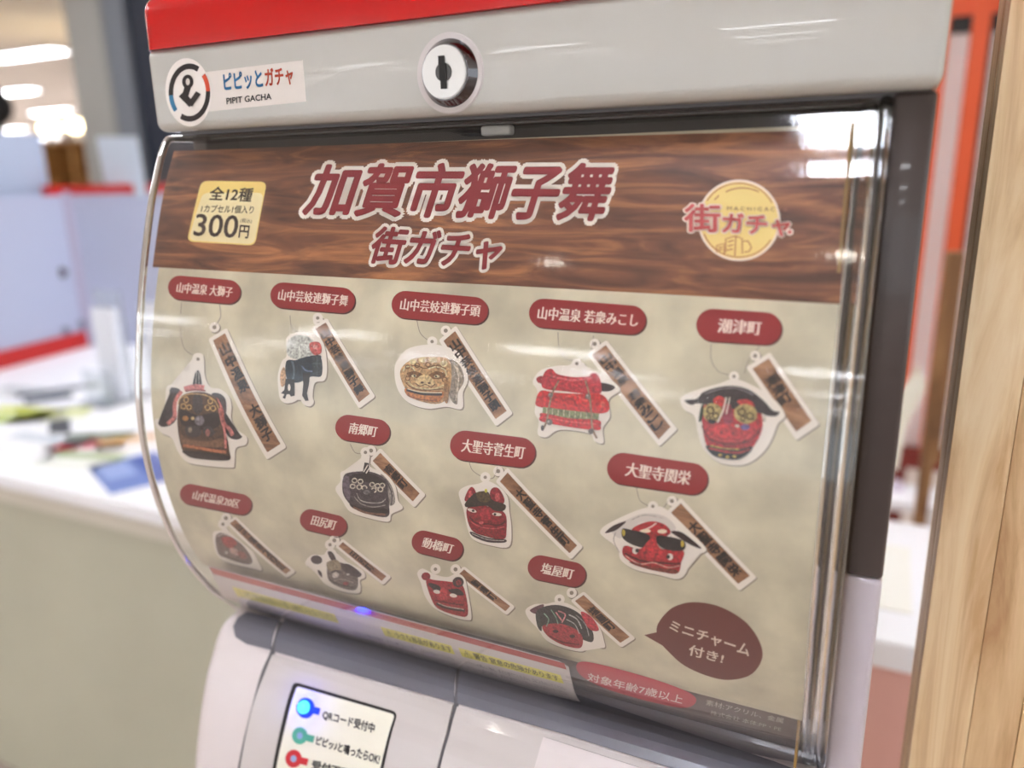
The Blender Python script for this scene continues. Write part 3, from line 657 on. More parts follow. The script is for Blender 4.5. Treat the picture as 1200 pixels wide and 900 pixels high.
charm(T7, [('o', [(352, 562), (415, 530), (520, 500), (560, 485), (610, 490), (700, 535), (765, 588), (792, 640), (762, 672), (735, 740), (700, 792), (650, 832), (590, 847), (510, 832), (450, 780), (425, 710), (410, 640), (365, 610)]),
    ('s', (214, 206, 190), [(440, 580), (520, 530), (620, 530), (690, 580), (710, 660), (640, 640), (560, 560), (480, 600)]),
    ('s', RM, [(440, 640), (455, 590), (520, 562), (620, 560), (680, 600), (698, 680), (665, 760), (600, 815), (510, 805), (460, 760)]),
    ('s', (52, 48, 54), [(370, 572), (420, 566), (445, 540), (500, 520), (570, 512), (640, 528), (700, 572), (740, 615), (770, 622), (750, 640), (700, 630), (665, 575), (590, 532), (520, 535), (455, 565), (400, 592)]),
    ('l', (130, 124, 130), 5, [(455, 545), (520, 525), (590, 522), (660, 550)]), ('s', (210, 60, 60), [(490, 570), (520, 555), (545, 580), (510, 605)]), ('s', (190, 60, 60), [(590, 575), (640, 570), (665, 600), (620, 600)]),
    ('s', (176, 158, 104), [(448, 610), (480, 585), (520, 600), (525, 640), (490, 665), (455, 650)]), ('s', (176, 158, 104), [(580, 610), (620, 588), (665, 605), (672, 650), (630, 672), (585, 650)]),
    ('r', (60, 44, 28), 478, 615, 14, 14, 6), ('r', (60, 44, 28), 500, 638, 12, 12, 6), ('r', (60, 44, 28), 610, 622, 16, 15, 6), ('r', (60, 44, 28), 645, 640, 15, 14, 6), ('r', (60, 44, 28), 470, 645, 9, 9, 5), ('r', (60, 44, 28), 615, 650, 9, 9, 5),
    ('s', (150, 52, 74), [(530, 600), (560, 590), (575, 640), (565, 670), (535, 665)]), ('l', LTW, 7, [(545, 560), (530, 620), (508, 665)]), ('l', LTW, 5, [(560, 560), (545, 630)]),
    ('e', BK, 485, 662, 18, 10), ('e', (110, 90, 150), 625, 685, 20, 12), ('e', (236, 228, 210), 590, 682, 10, 7),
    ('s', (192, 44, 48), [(490, 690), (540, 672), (600, 690), (630, 720), (560, 735), (495, 720)]), ('e', RDK, 525, 708, 9, 7), ('e', RDK, 575, 712, 9, 7),
    ('l', RDK, 8, [(445, 680), (470, 730), (520, 752), (600, 755), (660, 730), (690, 690)]), ('l', (206, 72, 70), 5, [(465, 700), (490, 728), (540, 742), (610, 742), (650, 715)]),
    ('s', (26, 16, 14), [(462, 762), (520, 772), (600, 778), (655, 765), (640, 795), (590, 822), (510, 812), (475, 790)]), ('l', (176, 44, 44), 8, [(470, 772), (540, 788), (600, 792), (645, 778)]),
    ('e', (200, 172, 84), 520, 802, 8, 5), ('e', (200, 172, 84), 550, 810, 8, 5), ('e', (200, 172, 84), 580, 808, 8, 5), ('l', (200, 172, 84), 4, [(480, 762), (540, 775), (600, 778)]), ('s', (46, 60, 46), [(440, 600), (450, 590), (445, 650), (430, 660)])], (577, 472), 'red lion head picture with gold eyes and dark horns')
charm(T1, [('o', [(165, 185), (192, 190), (195, 240), (260, 270), (300, 320), (312, 380), (332, 415), (285, 440), (270, 472), (180, 455), (110, 430), (75, 380), (48, 335), (70, 300), (75, 260), (150, 245), (155, 205)]),
    ('s', (150, 142, 136), [(240, 270), (285, 320), (300, 390), (270, 400), (250, 330)]), ('l', DG, 4, [(260, 290), (285, 350), (285, 400)]),
    ('s', (70, 62, 68), [(82, 285), (110, 264), (200, 262), (262, 295), (270, 350), (275, 400), (265, 452), (160, 432), (112, 400), (80, 350)]), ('s', BK, [(120, 275), (190, 268), (250, 295), (255, 315), (180, 305), (115, 300)]),
    ('p', BK, [(163, 268), (172, 222), (190, 225), (193, 270)]), ('l', LTW, 5, [(168, 262), (186, 232)]), ('l', LTW, 5, [(178, 268), (192, 246)]),
    ('s', (104, 92, 104), [(82, 290), (105, 285), (110, 380), (85, 350)])]
    +[('r', (206, 198, 180), x, y, 10, 9, 5) for x, y in ((130, 298), (155, 302), (122, 322), (150, 325), (172, 328), (205, 315), (228, 320), (212, 338), (240, 335), (248, 318))]+
    [('e', DG, 185, 352, 30, 22), ('e', GR, 182, 346, 14, 10), ('l', (176, 170, 164), 4, [(140, 350), (155, 378), (190, 390), (240, 390), (262, 375)]), ('l', (150, 144, 140), 4, [(130, 365), (160, 395), (210, 408), (262, 400)]),
    ('s', BK, [(112, 395), (160, 410), (262, 415), (268, 435), (200, 432), (130, 415)]), ('l', (120, 84, 70), 9, [(125, 408), (180, 432), (262, 440)])], (175, 180), 'black lion head picture with white eye scrolls')
charm(T1, [('o', [(568, 350), (600, 322), (650, 312), (680, 300), (705, 305), (745, 330), (775, 370), (782, 430), (790, 500), (780, 577), (700, 572), (630, 547), (605, 500), (588, 420)]),
    ('s', (150, 34, 46), [(595, 385), (602, 350), (622, 325), (640, 345), (640, 385)]), ('s', (150, 34, 46), [(700, 350), (715, 328), (740, 335), (762, 380), (745, 405), (710, 400)]), ('e', (206, 88, 90), 618, 358, 9, 16), ('e', (206, 88, 90), 732, 368, 11, 18),
    ('s', (140, 30, 42), [(602, 420), (650, 400), (720, 415), (766, 440), (770, 510), (758, 545), (690, 535), (622, 505)]),
    ('s', (50, 42, 34), [(598, 390), (640, 350), (690, 345), (712, 380), (765, 400), (758, 425), (720, 425), (690, 405), (640, 408), (600, 410)]), ('s', (84, 70, 44), [(645, 350), (690, 348), (700, 385), (655, 385)]),
    ('e', (226, 218, 208), 625, 424, 20, 7, .3), ('e', BK, 630, 425, 6, 5), ('e', (226, 218, 208), 730, 440, 20, 7, .1), ('e', BK, 722, 440, 6, 5),
    ('s', (172, 44, 56), [(665, 415), (690, 415), (705, 450), (690, 465), (660, 455)]), ('l', (90, 14, 24), 6, [(615, 450), (640, 475), (690, 480), (740, 485), (765, 470)]), ('l', (190, 78, 84), 5, [(620, 470), (660, 492), (720, 500), (762, 492)]), ('e', (196, 90, 94), 665, 475, 10, 6),
    ('s', (58, 44, 48), [(620, 512), (690, 538), (765, 545), (762, 558), (690, 556), (630, 532)]), ('l', (186, 178, 172), 3, [(625, 520), (690, 545), (762, 550)]), ('e', (226, 210, 70), 685, 340, 6, 8)], (680, 285), 'dark red lion head picture with pricked ears')
charm(T2, [('o', [(372, 442), (400, 412), (480, 372), (550, 345), (620, 335), (660, 355), (710, 400), (760, 450), (818, 510), (805, 532), (765, 535), (742, 560), (738, 610), (700, 642), (620, 625), (520, 602), (460, 562), (445, 512), (390, 467)]),
    ('s', (214, 208, 200), [(420, 430), (500, 385), (560, 365), (640, 375), (690, 420), (670, 450), (560, 400), (500, 440), (455, 470)]), ('l', (180, 172, 164), 4, [(500, 395), (560, 372), (640, 385)]), ('l', (180, 172, 164), 4, [(440, 440), (430, 480), (455, 530)]),
    ('s', (44, 22, 26), [(393, 447), (430, 415), (482, 398), (455, 425), (430, 440)]), ('s', (44, 22, 26), [(672, 442), (712, 442), (760, 475), (800, 512), (760, 500), (710, 470)]),
    ('s', (176, 30, 38), [(505, 435), (545, 408), (600, 398), (650, 415), (668, 450), (600, 480), (540, 465)]), ('l', (236, 210, 200), 6, [(540, 440), (580, 425), (610, 405)]), ('e', (236, 222, 196), 565, 438, 22, 8), ('e', (236, 222, 196), 635, 440, 20, 9),
    ('s', (170, 30, 40), [(580, 450), (612, 455), (625, 510), (722, 520), (715, 570), (695, 618), (600, 602), (520, 577), (470, 540), (478, 500), (545, 512)]),
    ('s', BK, [(466, 430), (500, 432), (578, 455), (575, 506), (520, 500), (470, 470)]), ('s', BK, [(612, 460), (665, 462), (728, 482), (725, 518), (668, 520), (622, 500)]), ('e', (206, 180, 70), 472, 446, 7, 14), ('e', (206, 180, 70), 720, 492, 7, 14),
    ('e', (226, 220, 214), 522, 520, 13, 15), ('e', BK, 530, 520, 8, 9), ('e', (226, 220, 214), 668, 546, 13, 14), ('e', BK, 660, 546, 8, 9),
    ('s', (192, 44, 52), [(560, 500), (590, 470), (620, 500), (640, 540), (590, 550), (545, 535)]), ('e', RDK, 565, 528, 8, 6), ('e', RDK, 612, 535, 8, 6),
    ('l', (84, 12, 20), 7, [(478, 530), (540, 560), (620, 570), (712, 575)]), ('l', (226, 150, 140), 5, [(480, 540), (540, 575), (600, 570), (660, 590), (710, 582)]), ('s', (120, 50, 40), [(500, 565), (600, 590), (695, 600), (690, 616), (600, 603), (520, 580)])], (595, 335), 'red lion head picture with black brows and white hair')
charm(TD, [('o', [(100, 320), (150, 305), (150, 280), (170, 280), (200, 320), (270, 380), (330, 430), (360, 480), (385, 540), (330, 530), (200, 500), (130, 460), (105, 400)]),
    ('s', (120, 104, 98), [(115, 345), (150, 320), (210, 345), (280, 400), (330, 480), (300, 505), (180, 470), (130, 440)]), ('s', (166, 74, 72), [(150, 350), (200, 345), (240, 380), (210, 410), (170, 395)]), ('e', (196, 160, 150), 225, 430, 34, 18, .5), ('e', (150, 96, 90), 270, 450, 30, 18, .6), ('e', (206, 196, 186), 178, 436, 9, 9), ('l', (206, 196, 186), 5, [(130, 340), (160, 325), (200, 340)]), ('l', (90, 74, 70), 5, [(140, 430), (200, 465), (290, 495)])], (158, 270), 'small faded lion head picture')
charm(TD, [('o', [(640, 490), (680, 450), (745, 450), (765, 425), (790, 410), (820, 430), (835, 470), (900, 500), (975, 540), (990, 580), (960, 600), (965, 640), (950, 675), (860, 665), (770, 630), (720, 580), (690, 525), (650, 515)]),
    ('e', (66, 58, 60), 706, 478, 34, 26, .2), ('s', (70, 60, 62), [(772, 430), (800, 435), (822, 480), (800, 485), (780, 460)]), ('s', (112, 104, 100), [(770, 520), (810, 490), (880, 505), (940, 560), (950, 620), (930, 655), (860, 645), (780, 600)]),
    ('s', (150, 138, 112), [(770, 490), (830, 480), (850, 530), (800, 545), (770, 530)]), ('s', (66, 58, 60), [(850, 505), (900, 505), (970, 560), (940, 580), (870, 545)]), ('s', (200, 192, 184), [(800, 560), (820, 550), (838, 562), (830, 580), (806, 582)]), ('l', (60, 52, 56), 8, [(795, 552), (820, 540), (848, 552)]), ('e', (186, 180, 172), 892, 562, 9, 6), ('l', (150, 142, 132), 7, [(790, 610), (850, 590), (920, 610)]), ('l', (56, 48, 50), 6, [(780, 590), (840, 620), (930, 640)]), ('s', (60, 52, 56), [(715, 535), (735, 550), (740, 580), (720, 560)]), ('e', (150, 60, 70), 880, 615, 18, 10)], (785, 390), 'grey lion head picture with drooping ears')
charm(T1, [('o', [(393, 690), (412, 670), (440, 680), (470, 695), (520, 705), (560, 690), (592, 710), (605, 760), (622, 872), (602, 887), (540, 872), (470, 840), (428, 790), (408, 730)]),
    ('s', (160, 38, 48), [(430, 715), (470, 718), (560, 730), (592, 755), (607, 862), (560, 867), (480, 837), (450, 790)]), ('e', (140, 34, 42), 430, 702, 19, 17), ('e', (66, 52, 54), 566, 726, 24, 22), ('e', (140, 50, 54), 568, 728, 12, 12),
    ('s', (52, 42, 44), [(440, 730), (480, 738), (495, 758), (465, 760)]), ('s', (52, 42, 44), [(525, 758), (570, 755), (590, 780), (550, 778)]), ('e', (226, 216, 208), 476, 766, 15, 8, .2), ('e', (226, 216, 208), 546, 782, 16, 8, .2),
    ('s', (188, 56, 64), [(495, 750), (515, 755), (522, 795), (490, 795)]), ('l', (56, 30, 34), 9, [(475, 815), (510, 832), (560, 842), (595, 845)]), ('l', (196, 180, 170), 3, [(480, 812), (520, 828), (590, 840)]), ('l', (104, 20, 30), 5, [(470, 800), (520, 812), (590, 822)])], (470, 672), 'red round-eared lion head picture')
charm(T3, [('o', [(562, 412), (600, 388), (650, 386), (690, 378), (740, 385), (800, 420), (870, 480), (892, 540), (892, 572), (830, 562), (800, 587), (720, 572), (650, 540), (612, 490), (575, 450)]),
    ('s', (96, 60, 70), [(580, 415), (610, 395), (640, 390), (620, 430)]), ('s', (52, 54, 56), [(610, 415), (690, 390), (780, 420), (840, 490), (845, 545), (790, 530), (700, 475), (625, 480)]), ('s', (52, 60, 58), [(605, 430), (625, 450), (630, 500), (612, 480)]),
    ('s', (166, 48, 58), [(635, 478), (700, 468), (770, 490), (802, 525), (795, 570), (740, 565), (690, 545), (650, 515)]), ('s', (190, 60, 72), [(795, 420), (840, 440), (872, 495), (830, 490)]), ('l', (226, 140, 146), 6, [(700, 415), (730, 430), (715, 465)]), ('l', (226, 140, 146), 6, [(690, 420), (715, 455)]),
    ('l', (120, 156, 136), 5, [(640, 425), (660, 450), (650, 480)]), ('l', (120, 156, 136), 4, [(670, 410), (690, 440), (700, 470)]), ('l', (176, 176, 176), 5, [(745, 430), (780, 450), (800, 490)]), ('l', (176, 176, 176), 4, [(735, 450), (770, 470), (790, 510)]), ('l', (150, 150, 150), 4, [(775, 430), (815, 470), (830, 520)]),
    ('e', (56, 26, 32), 690, 500, 12, 7), ('e', (56, 26, 32), 760, 520, 12, 7), ('l', (100, 24, 34), 5, [(665, 520), (720, 545), (790, 555)])], (705, 368), 'red faced lion head picture with dark mane')
# fine bead chains between pill and charm
CH = (168, 160, 146)
for T, pts in ((T5, [(190, 160), (185, 260), (200, 350), (245, 385)]), (T5, [(350, 165), (355, 220), (330, 260)]), (T5, [(648, 215), (655, 265), (690, 290)]), (T6, [(175, 235), (190, 290), (230, 325)]), (T6, [(770, 285), (775, 350), (800, 395), (840, 405)]), (T6, [(920, 300), (905, 370), (880, 400)]),
               (T7, [(480, 335), (480, 400), (510, 450), (560, 465)]), (T7, [(685, 345), (640, 400), (620, 460)]), (T1, [(110, 145), (130, 180), (165, 185)]), (T1, [(610, 215), (625, 255), (660, 280)]), (T1, [(730, 240), (715, 285), (690, 290)]), (T2, [(525, 255), (540, 310), (580, 335)]), (T2, [(665, 300), (640, 340), (610, 345)])):
    a = Art(POS, T, base=.00006); a.line(pts, 3, CH); a.line([(x+1, y+1.5) for x, y in pts], 1.5, (120, 112, 102)); a.done('bead_chain', P)
# speech bubble
a = Art(POS, (660, 680, 4), base=.00008)
a.sm([(440, 215), (490, 145), (550, 112), (630, 102), (740, 125), (850, 190), (915, 275), (934, 360), (885, 438), (790, 466), (690, 452), (570, 400), (490, 330), (450, 280)], (108, 52, 46))
a.poly([(380, 256), (450, 240), (475, 310)], (108, 52, 46)); bb = a.done('speech_bubble', P, 'dark brown oval speech bubble')
a = Art(POS, (660, 680, 4), base=.00014)
a.text('ミニチャーム', [(496, 232), (868, 358), (880, 305), (508, 188)], (232, 214, 200), bold=.018)
a.text('付き!', [(586, 348), (745, 388), (756, 345), (596, 298)], (232, 214, 200), bold=.018)
a.done('lettering', bb)
# ------------------------------------------------------------------ left background
CT = thing('information_counter', (-1.9, .95, 0), 'beige panelled information counter with a white top covered in leaflets', 'counter')
TOPM = mat('white_laminate', (246, 248, 252), rough=.35); BEI = mat('beige_panel', (188, 188, 168), rough=.6, noise=.03, nscale=3)
box('counter_top', TOPM, (-4.2, -.62, .49, 2.12, .722, .75), CT, bev=.006)
box('front_panel', BEI, (-4.15, -.66, .52, .545, .02, .722), CT); box('side_panel', BEI, (-.685, -.66, .545, 2.08, .02, .722), CT); box('back_board', BEI, (-4.15, -.66, 2.06, 2.08, .02, .722), CT)
box('edge_trim', mat('cream_trim', (214, 210, 196), rough=.5), (-4.15, -.64, .508, .52, .685, .722), CT)
box('plinth', mat('dark_plinth', (90, 86, 80), rough=.7), (-4.1, -.7, .56, 2.0, 0, .02), CT)
ZT = CAMZ-.4998
def leaflet(px, py, w_, h_, rot, cols, label, thick=.0015):
    c = onz(px, py, -.5+CAMZ); t = thing('leaflet', (c.x, c.y, ZT), label, 'leaflet', None)
    Rm = Matrix.Translation((c.x, c.y, 0)) @ Matrix.Rotation(math.radians(rot), 4, 'Z')
    def quad(name, x0, x1, y0, y1, z0, z1, m):
        bm = box_bm(x0, x1, y0, y1, z0, z1); bmesh.ops.transform(bm, matrix=Rm, verts=bm.verts); return put(name, bm, m, t)
    quad('sheet', -w_/2, w_/2, -h_/2, h_/2, ZT, ZT+thick, ink(cols[0]))
    for (a0, a1, b0, b1), c_ in zip(((-.45, .45, .1, .42), (-.4, .1, -.4, 0), (.15, .42, -.35, 0)), cols[1:]):
        quad('printed_area', a0*w_, a1*w_, b0*h_, b1*h_, ZT+thick, ZT+thick+.0003, ink(c_))
W_ = (248, 250, 254)
for d_ in ((18, 487, .20, .14, 12, [W_, (206, 214, 90), (180, 200, 80)], 'white leaflet with lime green print at the left counter edge'),
           (72, 462, .20, .16, 60, [W_, (92, 100, 112), (70, 78, 90)], 'white leaflet with dark grey picture near the red edged board'),
           (15, 460, .14, .10, 10, [(236, 238, 238), (190, 196, 200)], 'plain pale leaflet beside the grey pictured one'),
           (60, 487, .16, .10, 40, [(236, 240, 210), (196, 206, 70)], 'pale green leaflet in the middle of the counter'),
           (110, 517, .15, .12, 30, [W_, (96, 112, 86), (200, 50, 60)], 'white leaflet with dark green and red print near the stand'),
           (40, 522, .22, .13, 5, [(246, 248, 250), (206, 214, 222)], 'large almost blank white leaflet at the front edge'),
           (95, 540, .16, .09, 15, [(238, 242, 234), (170, 186, 140)], 'white leaflet with sage green band at the front edge'),
           (158, 553, .17, .12, -25, [(110, 134, 200), (70, 96, 176), (150, 170, 220)], 'blue leaflet lying next to the toy machine'),
           (150, 520, .12, .10, 50, [(246, 240, 236), (226, 176, 110)], 'white leaflet with orange corner beside the toy machine'),
           (70, 500, .12, .04, -35, [(80, 84, 90)], 'narrow dark grey slip lying across the leaflets')): leaflet(*d_)
# upright acrylic leaflet holder
c = onz(128, 470, ZT); s_ = thing('leaflet_holder', (c.x, c.y, ZT), 'clear upright leaflet holder with white leaflets on the counter', 'leaflet holder')
CLR = mat('clear_plastic', (240, 246, 250), rough=.05, trans=.85, ior=1.2)
box('base_plate', CLR, (c.x-.04, c.x+.05, c.y-.05, c.y+.05, ZT, ZT+.004), s_); box('back_plate', CLR, (c.x-.04, c.x+.05, c.y+.03, c.y+.034, ZT+.004, ZT+.26), s_)
box('front_lip', CLR, (c.x-.04, c.x+.05, c.y-.03, c.y-.027, ZT+.004, ZT+.08), s_); box('leaflet_stack', ink((236, 240, 250)), (c.x-.03, c.x+.04, c.y+.01, c.y+.03, ZT+.004, ZT+.22), s_)
c = onz(178, 462, ZT); s_ = thing('leaflet_holder', (c.x, c.y, ZT), 'white leaflet holder half hidden by the clear cover edge', 'leaflet holder')
box('base_plate', TOPM, (c.x-.04, c.x+.06, c.y-.04, c.y+.05, ZT, ZT+.006), s_); box('back_plate', TOPM, (c.x-.04, c.x+.06, c.y+.03, c.y+.036, ZT+.006, ZT+.22), s_)
# partition boards with red rails
LAV = mat('lavender_white_board', (182, 188, 212), rough=.5); RRL = mat('red_rail', (196, 26, 20), rough=.4)
b0, b1 = onz(0, 432, ZT), onz(104, 404, ZT)
pt_ = thing('partition_board', ((b0.x+b1.x)/2, (b0.y+b1.y)/2, ZT), 'pale lavender partition board with red top and bottom rails standing on the counter', 'partition')
def wallseg(name, p, q, z0, z1, th, m, par):
    p, q = Vector((p.x, p.y, 0)), Vector((q.x, q.y, 0)); d = (q-p); L = d.length; ang = math.atan2(d.y, d.x)
    bm = box_bm(0, L, -th/2, th/2, z0, z1); bmesh.ops.transform(bm, matrix=Matrix.Translation(p) @ Matrix.Rotation(ang, 4, 'Z'), verts=bm.verts)
    return put(name, bm, m, par)
ext = b0-(b1-b0)*1.2
ZR = CAMZ-.03
wallseg('panel', ext, b1, ZT+.05, ZR, .016, LAV, pt_); wallseg('bottom_rail', ext, b1, ZT, ZT+.05, .03, RRL, pt_)
m_ = b0.lerp(b1, .78); wallseg('top_rail', m_, b1, ZR, ZR+.028, .02, RRL, pt_)
b2 = b1+Vector((.50, .30, 0))
wallseg('side_panel', b1, b2, ZT, ZR, .016, LAV, pt_); wallseg('top_rail', b1, b2, ZR, ZR+.028, .02, RRL, pt_)
put('corner_post', cyl_bm(Vector((b1.x, b1.y, (ZT+ZR)/2+.006)), (0, 0, 1), .022, ZR-ZT+.012), mat('lilac_post', (176, 170, 194), rough=.5), pt_, 40)
for k, (t, z) in enumerate(((.72, .06), (.92, .07))):
    q = b0.lerp(b1, t); put('printed_mark', cyl_bm(Vector((q.x+.010, q.y, ZT+z)), (1, -.2, 0), .017, .003, 20), mat('grey_mark', (126, 128, 150), rough=.6), pt_)
q = b0.lerp(b1, .80); put('printed_mark', cyl_bm(Vector((q.x+.010, q.y, ZT+.24)), (1, -.2, 0), .016, .003, 20), mat('dark_mark', (80, 70, 80), rough=.6), pt_)
p0, p1 = onx(-140, 160, b0.x-.10), onx(46, 158, b0.x-.10)
t_ = thing('display_board', ((p0.x+p1.x)/2, (p0.y+p1.y)/2, ZT), 'taller plain white display board at the far left of the counter', 'board')
wallseg('board', p0, p1, ZT, p1.z, .012, mat('cool_white_board', (178, 190, 214), rough=.5), t_)
wallseg('foot_rail', p0, p1, ZT, ZT+.012, .06, TOPM, t_)
# pale card sign on the side panel
def quad3(name, pts, th, m, par=None):
    P_ = [Vector(p) for p in pts]; n = (P_[1]-P_[0]).cross(P_[2]-P_[0]).normalized()*th; bm = bmesh.new()
    a_ = [bm.verts.new(p) for p in P_]; b_ = [bm.verts.new(p+n) for p in P_]
    bm.faces.new(a_); bm.faces.new(b_[::-1])
    for i in range(len(P_)): bm.faces.new((a_[i], b_[i], b_[(i+1) % len(P_)], a_[(i+1) % len(P_)]))
    bmesh.ops.recalc_face_normals(bm, faces=bm.faces[:]); return put(name, bm, m, par)
ys = b1.y+.10
t_ = tag(quad3('card_sign', [ony(112, 160, ys), ony(160, 160, ys), ony(172, 232, ys), ony(126, 232, ys)], .003, mat('pale_blue_card', (206, 218, 230), rough=.5)), 'pale blue card sign standing up behind the red rail', 'sign')
# pillar and navy banner
yp = 3.0
t_ = thing('pillar', (ony(110, 300, yp).x, yp, 0), 'tall light grey pillar rising behind the partition', 'pillar')
xa, xb, xc = ony(86, 100, yp).x, ony(128, 100, yp).x, ony(152, 100, yp).x
box('shaft', mat('light_grey_pillar', (150, 148, 142), rough=.6), (xa, xb, yp, yp+.5, 0, 2.75), t_, bev=.02); box('side_cladding', mat('mid_grey_cladding', (112, 116, 124), rough=.6), (xb, xc, yp+.02, yp+.5, 0, 2.75), t_)
xd = ony(235, 100, yp).x
tag(box('navy_panel', mat('navy_board', (20, 28, 46), rough=.6), (xc+.01, xd, yp+.05, yp+.12, 0, 2.75)), 'dark navy tall panel between the grey pillar and the toy machine', 'panel')
# lit wooden shop shelf far behind
ysh = 5.2; x0, x1 = ony(20, 190, ysh).x, ony(120, 190, ysh).x
t_ = thing('shop_shelf', ((x0+x1)/2, ysh, 0), 'warmly lit wooden shop shelf far behind the counter', 'shelf')
GW = wood_mat('golden_shelf_wood', (150, 104, 52), (190, 142, 84), (222, 182, 120), (3, 3, 12))
zt = ony(60, 166, ysh).z
box('back_board', GW, (x0, x1, ysh+.4, ysh+.44, 0, zt), t_)
for z in (.3, .75, 1.15, zt-.03): box('shelf_board', GW, (x0, x1, ysh, ysh+.4, z, z+.03), t_)
for k in range(4): x = x0+(x1-x0)*k/3; box('upright', GW, (x-.02, x+.02, ysh, ysh+.4, 0, zt), t_)
WL = mat('warm_lamp', (255, 236, 190), emit=7)
for k, x in enumerate((.30, .62, .86)):
    side = ('left', 'middle', 'right')[k]
    xx = x0+(x1-x0)*x; tl = thing('shelf_lamp', (xx, ysh-.1, zt), 'warm glowing lamp on the lit shop shelf, the %s one of three' % side, 'lamp', 'warm lamps on the shop shelf')
    bm = bmesh.new(); bmesh.ops.create_uvsphere(bm, u_segments=20, v_segments=12, radius=.085, matrix=Matrix.Translation((xx, ysh+.15, zt+.15)) @ Matrix.Diagonal((1.5, 1, .7, 1))); put('shade', bm, WL, tl, 60)
    put('stem', cyl_bm(Vector((xx, ysh+.15, zt+.04)), (0, 0, 1), .03, .08), STEEL, tl)
# a person half out of the frame, far behind the white board
def person(x, y, face):
    bm = bmesh.new(); lay = bm.verts.layers.skin.verify()
    J = [((0, 0, .93), .13), ((0, 0, 1.15), .14), ((0, 0, 1.36), .15), ((0, 0, 1.46), .055), ((0, .01, 1.56), .085), ((0, .01, 1.63), .09),
         ((.17, 0, 1.38), .06), ((.21, .02, 1.12), .045), ((.2, .08, .88), .032), ((-.17, 0, 1.38), .06), ((-.21, .02, 1.12), .045), ((-.2, .08, .88), .032),
         ((.09, 0, .85), .09), ((.1, .01, .48), .06), ((.1, -.01, .09), .04), ((.1, .12, .035), .035), ((-.09, 0, .85), .09), ((-.1, .01, .48), .06), ((-.1, -.01, .09), .04), ((-.1, .12, .035), .035)]
    E = [(0, 1), (1, 2), (2, 3), (3, 4), (4, 5), (2, 6), (6, 7), (7, 8), (2, 9), (9, 10), (10, 11), (0, 12), (12, 13), (13, 14), (14, 15), (0, 16), (16, 17), (17, 18), (18, 19)]
    V = [bm.verts.new(p) for p, r in J]
    for (p, r), v_ in zip(J, V): v_[lay].radius = (r, r)
    V[0][lay].use_root = True
    for a_, b_ in E: bm.edges.new((V[a_], V[b_]))
    t = thing('person', (x, y, 0), 'dark haired person in dark clothes standing far off at the left picture edge', 'person')
    me = bpy.data.meshes.new('body'); bm.to_mesh(me); bm.free(); me.materials.append(mat('dark_clothing', (52, 50, 56), rough=.9))
    o = bpy.data.objects.new('body', me); COL.objects.link(o); o.parent = t
    o.modifiers.new('skin', 'SKIN'); sb = o.modifiers.new('sub', 'SUBSURF'); sb.levels = 1; sb.render_levels = 2
    bm = bmesh.new(); bmesh.ops.create_uvsphere(bm, u_segments=24, v_segments=16, radius=.108, matrix=Matrix.Translation((0, -.01, 1.645)) @ Matrix.Diagonal((1, 1.08, 1.0, 1)))
    h = put('hair', bm, mat('black_hair', (18, 15, 14), rough=.6), None, 60); h.parent = t
    t.rotation_euler.z = face
q = C0+ray(-4, 200)*(5.0/ray(-4, 200).length)
person(q.x, q.y, 2.2)
# ------------------------------------------------------------------ right background
ORG = mat('orange_frame_paint', (232, 96, 48), rough=.45); WPN = mat('white_panel', (250, 252, 252), rough=.5); DKR = mat('dark_red_base', (120, 34, 22), rough=.5)
yo = 1.62
t_ = thing('orange_rack', (ony(1110, 400, yo).x, yo, 0), 'orange framed display rack with white panels behind the toy machine', 'rack')
def vbar(name, m, pxa, pxb, pyt, pyb, y, th, par):   # upright board, between two picture columns at depth y
    a_, b_ = ony(pxa, 300, y), ony(pxb, 300, y); return box(name, m, (a_.x, b_.x, y, y+th, ony(pxa, pyb, y).z, ony(pxa, pyt, y).z), par)
vbar('frame_post', ORG, 1066, 1082, -60, 545, yo, .05, t_)
vbar('panel', WPN, 1082, 1106, 42, 530, yo+.02, .02, t_)
vbar('frame_post', ORG, 1106, 1126, -60, 545, yo-.01, .05, t_)
vbar('panel_gap', BLACK, 1126, 1130, 30, 530, yo+.02, .02, t_)
vbar('panel', WPN, 1130, 1156, 42, 530, yo+.02, .02, t_)
vbar('frame_post', ORG, 1156, 1230, -60, 545, yo-.01, .05, t_)
vbar('top_bar', ORG, 1082, 1156, -60, 22, yo, .05, t_); vbar('black_band', BLACK, 1082, 1156, 22, 42, yo+.01, .03, t_)  # plain black band under the orange top bar
vbar('base_rail', DKR, 1060, 1170, 528, 548, yo-.02, .07, t_)
zb = ony(1075, 548, yo).z
for px in (1062, 1140): a_ = ony(px, 400, yo); box('leg', DKR, (a_.x, a_.x+.03, yo, yo+.05, 0, zb), t_)
# thin wooden slat in front of the rack
ysl = 1.0; a_, b_, e_ = ony(1109, 296, ysl), ony(1132, 296, ysl), ony(1090, 596, ysl)
t_ = thing('wooden_stand', (a_.x, ysl, 0), 'narrow brown wooden stand with a slim leg in front of the orange rack', 'stand')
SWD = wood_mat('brown_slat_wood', (112, 78, 46), (146, 106, 66), (172, 132, 88), (40, 40, 6))
zc_ = ony(1100, 545, ysl).z; box('slat', SWD, (a_.x, b_.x, ysl, ysl+.03, zc_, a_.z), t_, bev=.003); box('leg', SWD, ((a_.x+b_.x)/2-.012, (a_.x+b_.x)/2+.006, ysl, ysl+.02, 0, zc_), t_)
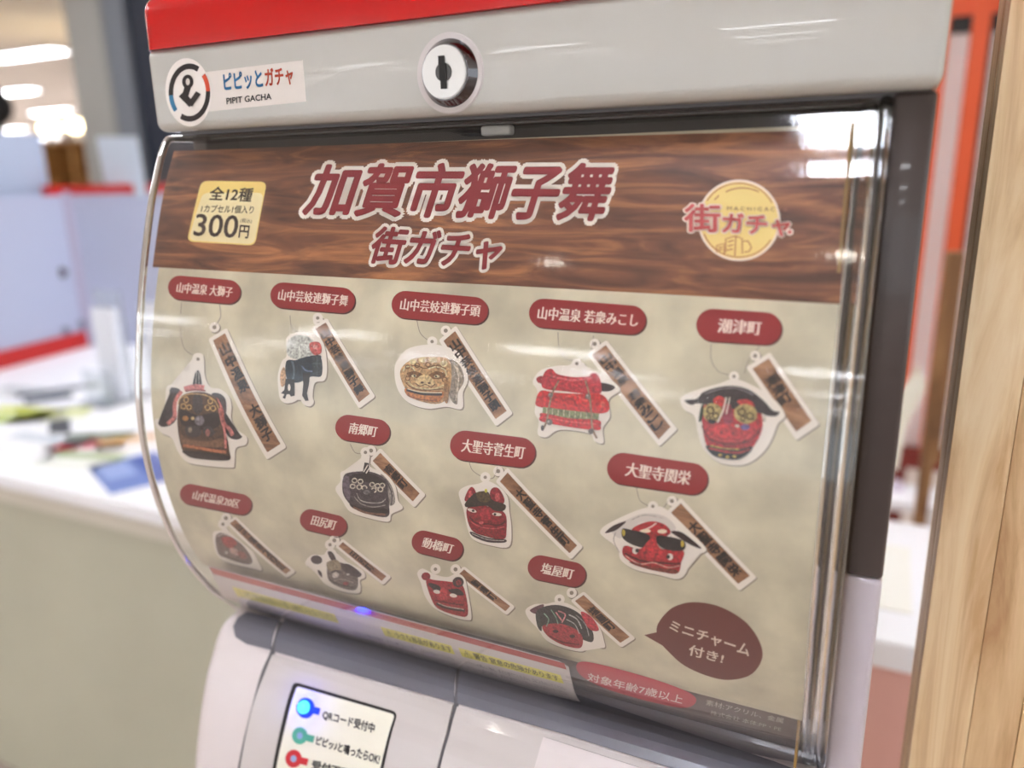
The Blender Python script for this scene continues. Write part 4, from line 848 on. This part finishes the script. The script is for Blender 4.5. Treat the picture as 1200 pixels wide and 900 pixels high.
# white low table behind with a card on it
yl = onz(1060, 590, .55)
t_ = thing('white_table', (yl.x, yl.y+.2, 0), 'low white table with small papers below the orange rack', 'table')
box('table_top', TOPM, (-.5, yl.x+.09, yl.y, yl.y+.12, .53, .55), t_)
for xx in (-.45, yl.x+.05): box('leg', TOPM, (xx, xx+.03, yl.y+.05, yl.y+.08, 0, .53), t_)
yk = yl.y+.06
tag(quad3('folded_card', [(ony(1040, 585, yk)), ony(1046, 560, yk), ony(1062, 568, yk), ony(1056, 588, yk)], .004, mat('lilac_card', (226, 216, 232), rough=.5)), 'small lilac card standing on the low white table', 'card')
yk = .95
t_ = tag(quad3('paper_sign', [ony(1040, 545, yk), ony(1046, 470, yk), ony(1076, 428, yk), ony(1087, 452, yk), ony(1062, 500, yk), ony(1052, 552, yk)], .004, mat('ivory_paper', (240, 238, 222), rough=.6)), 'tilted ivory paper sign sticking out beside the machine', 'sign')
# white box pedestal
t_ = thing('white_pedestal', (-.1, .72, 0), 'white topped pink pedestal box just right of the toy machine', 'pedestal')
PNK = mat('pale_pink_panel', (226, 176, 164), rough=.5)
box('top_board', TOPM, (-.35, .092, .56, .90, .715, .75), t_, bev=.004); box('front_panel', PNK, (-.34, .082, .57, .59, 0, .715), t_); box('side_panel', PNK, (.062, .082, .59, .89, 0, .715), t_); box('back_panel', PNK, (-.34, .062, .87, .89, 0, .715), t_)
q = onz(1055, 690, .75); tag(box('paper_sheet', ink((246, 246, 238)), (q.x-.06, q.x+.012, q.y-.06, q.y+.12, .75, .752)), 'blank white sheet lying on the pink pedestal top', 'paper')
# wooden pillar of upright boards, nearest on the right
yw = .10
t_ = thing('wooden_pillar', (ony(1180, 400, yw).x, yw, 0), 'pale pine board pillar at the right picture edge', 'pillar')
xe = ony(1128, 420, yw).x; xs_ = xe
WDS = [wood_mat('pine_board_%s' % n, *c, scale=(70, 70, 5)) for n, c in (('light', ((204, 166, 120), (232, 204, 160), (246, 226, 190))), ('mid', ((186, 146, 102), (216, 182, 136), (234, 206, 162))), ('warm', ((208, 160, 108), (234, 198, 146), (246, 222, 178))))]
for k, wd in enumerate((.024, .020, .026, .019, .024, .022)):
    box('board', WDS[k % 3], (xs_+.00015, xs_+wd-.00015, yw+(.0006 if k % 2 else 0), yw+.02, 0, 2.75), t_, bev=.0003); xs_ += wd
box('side_board', WDS[1], (xe, xe+.02, yw+.021, yw+.05, 0, 2.75), t_, bev=.001)
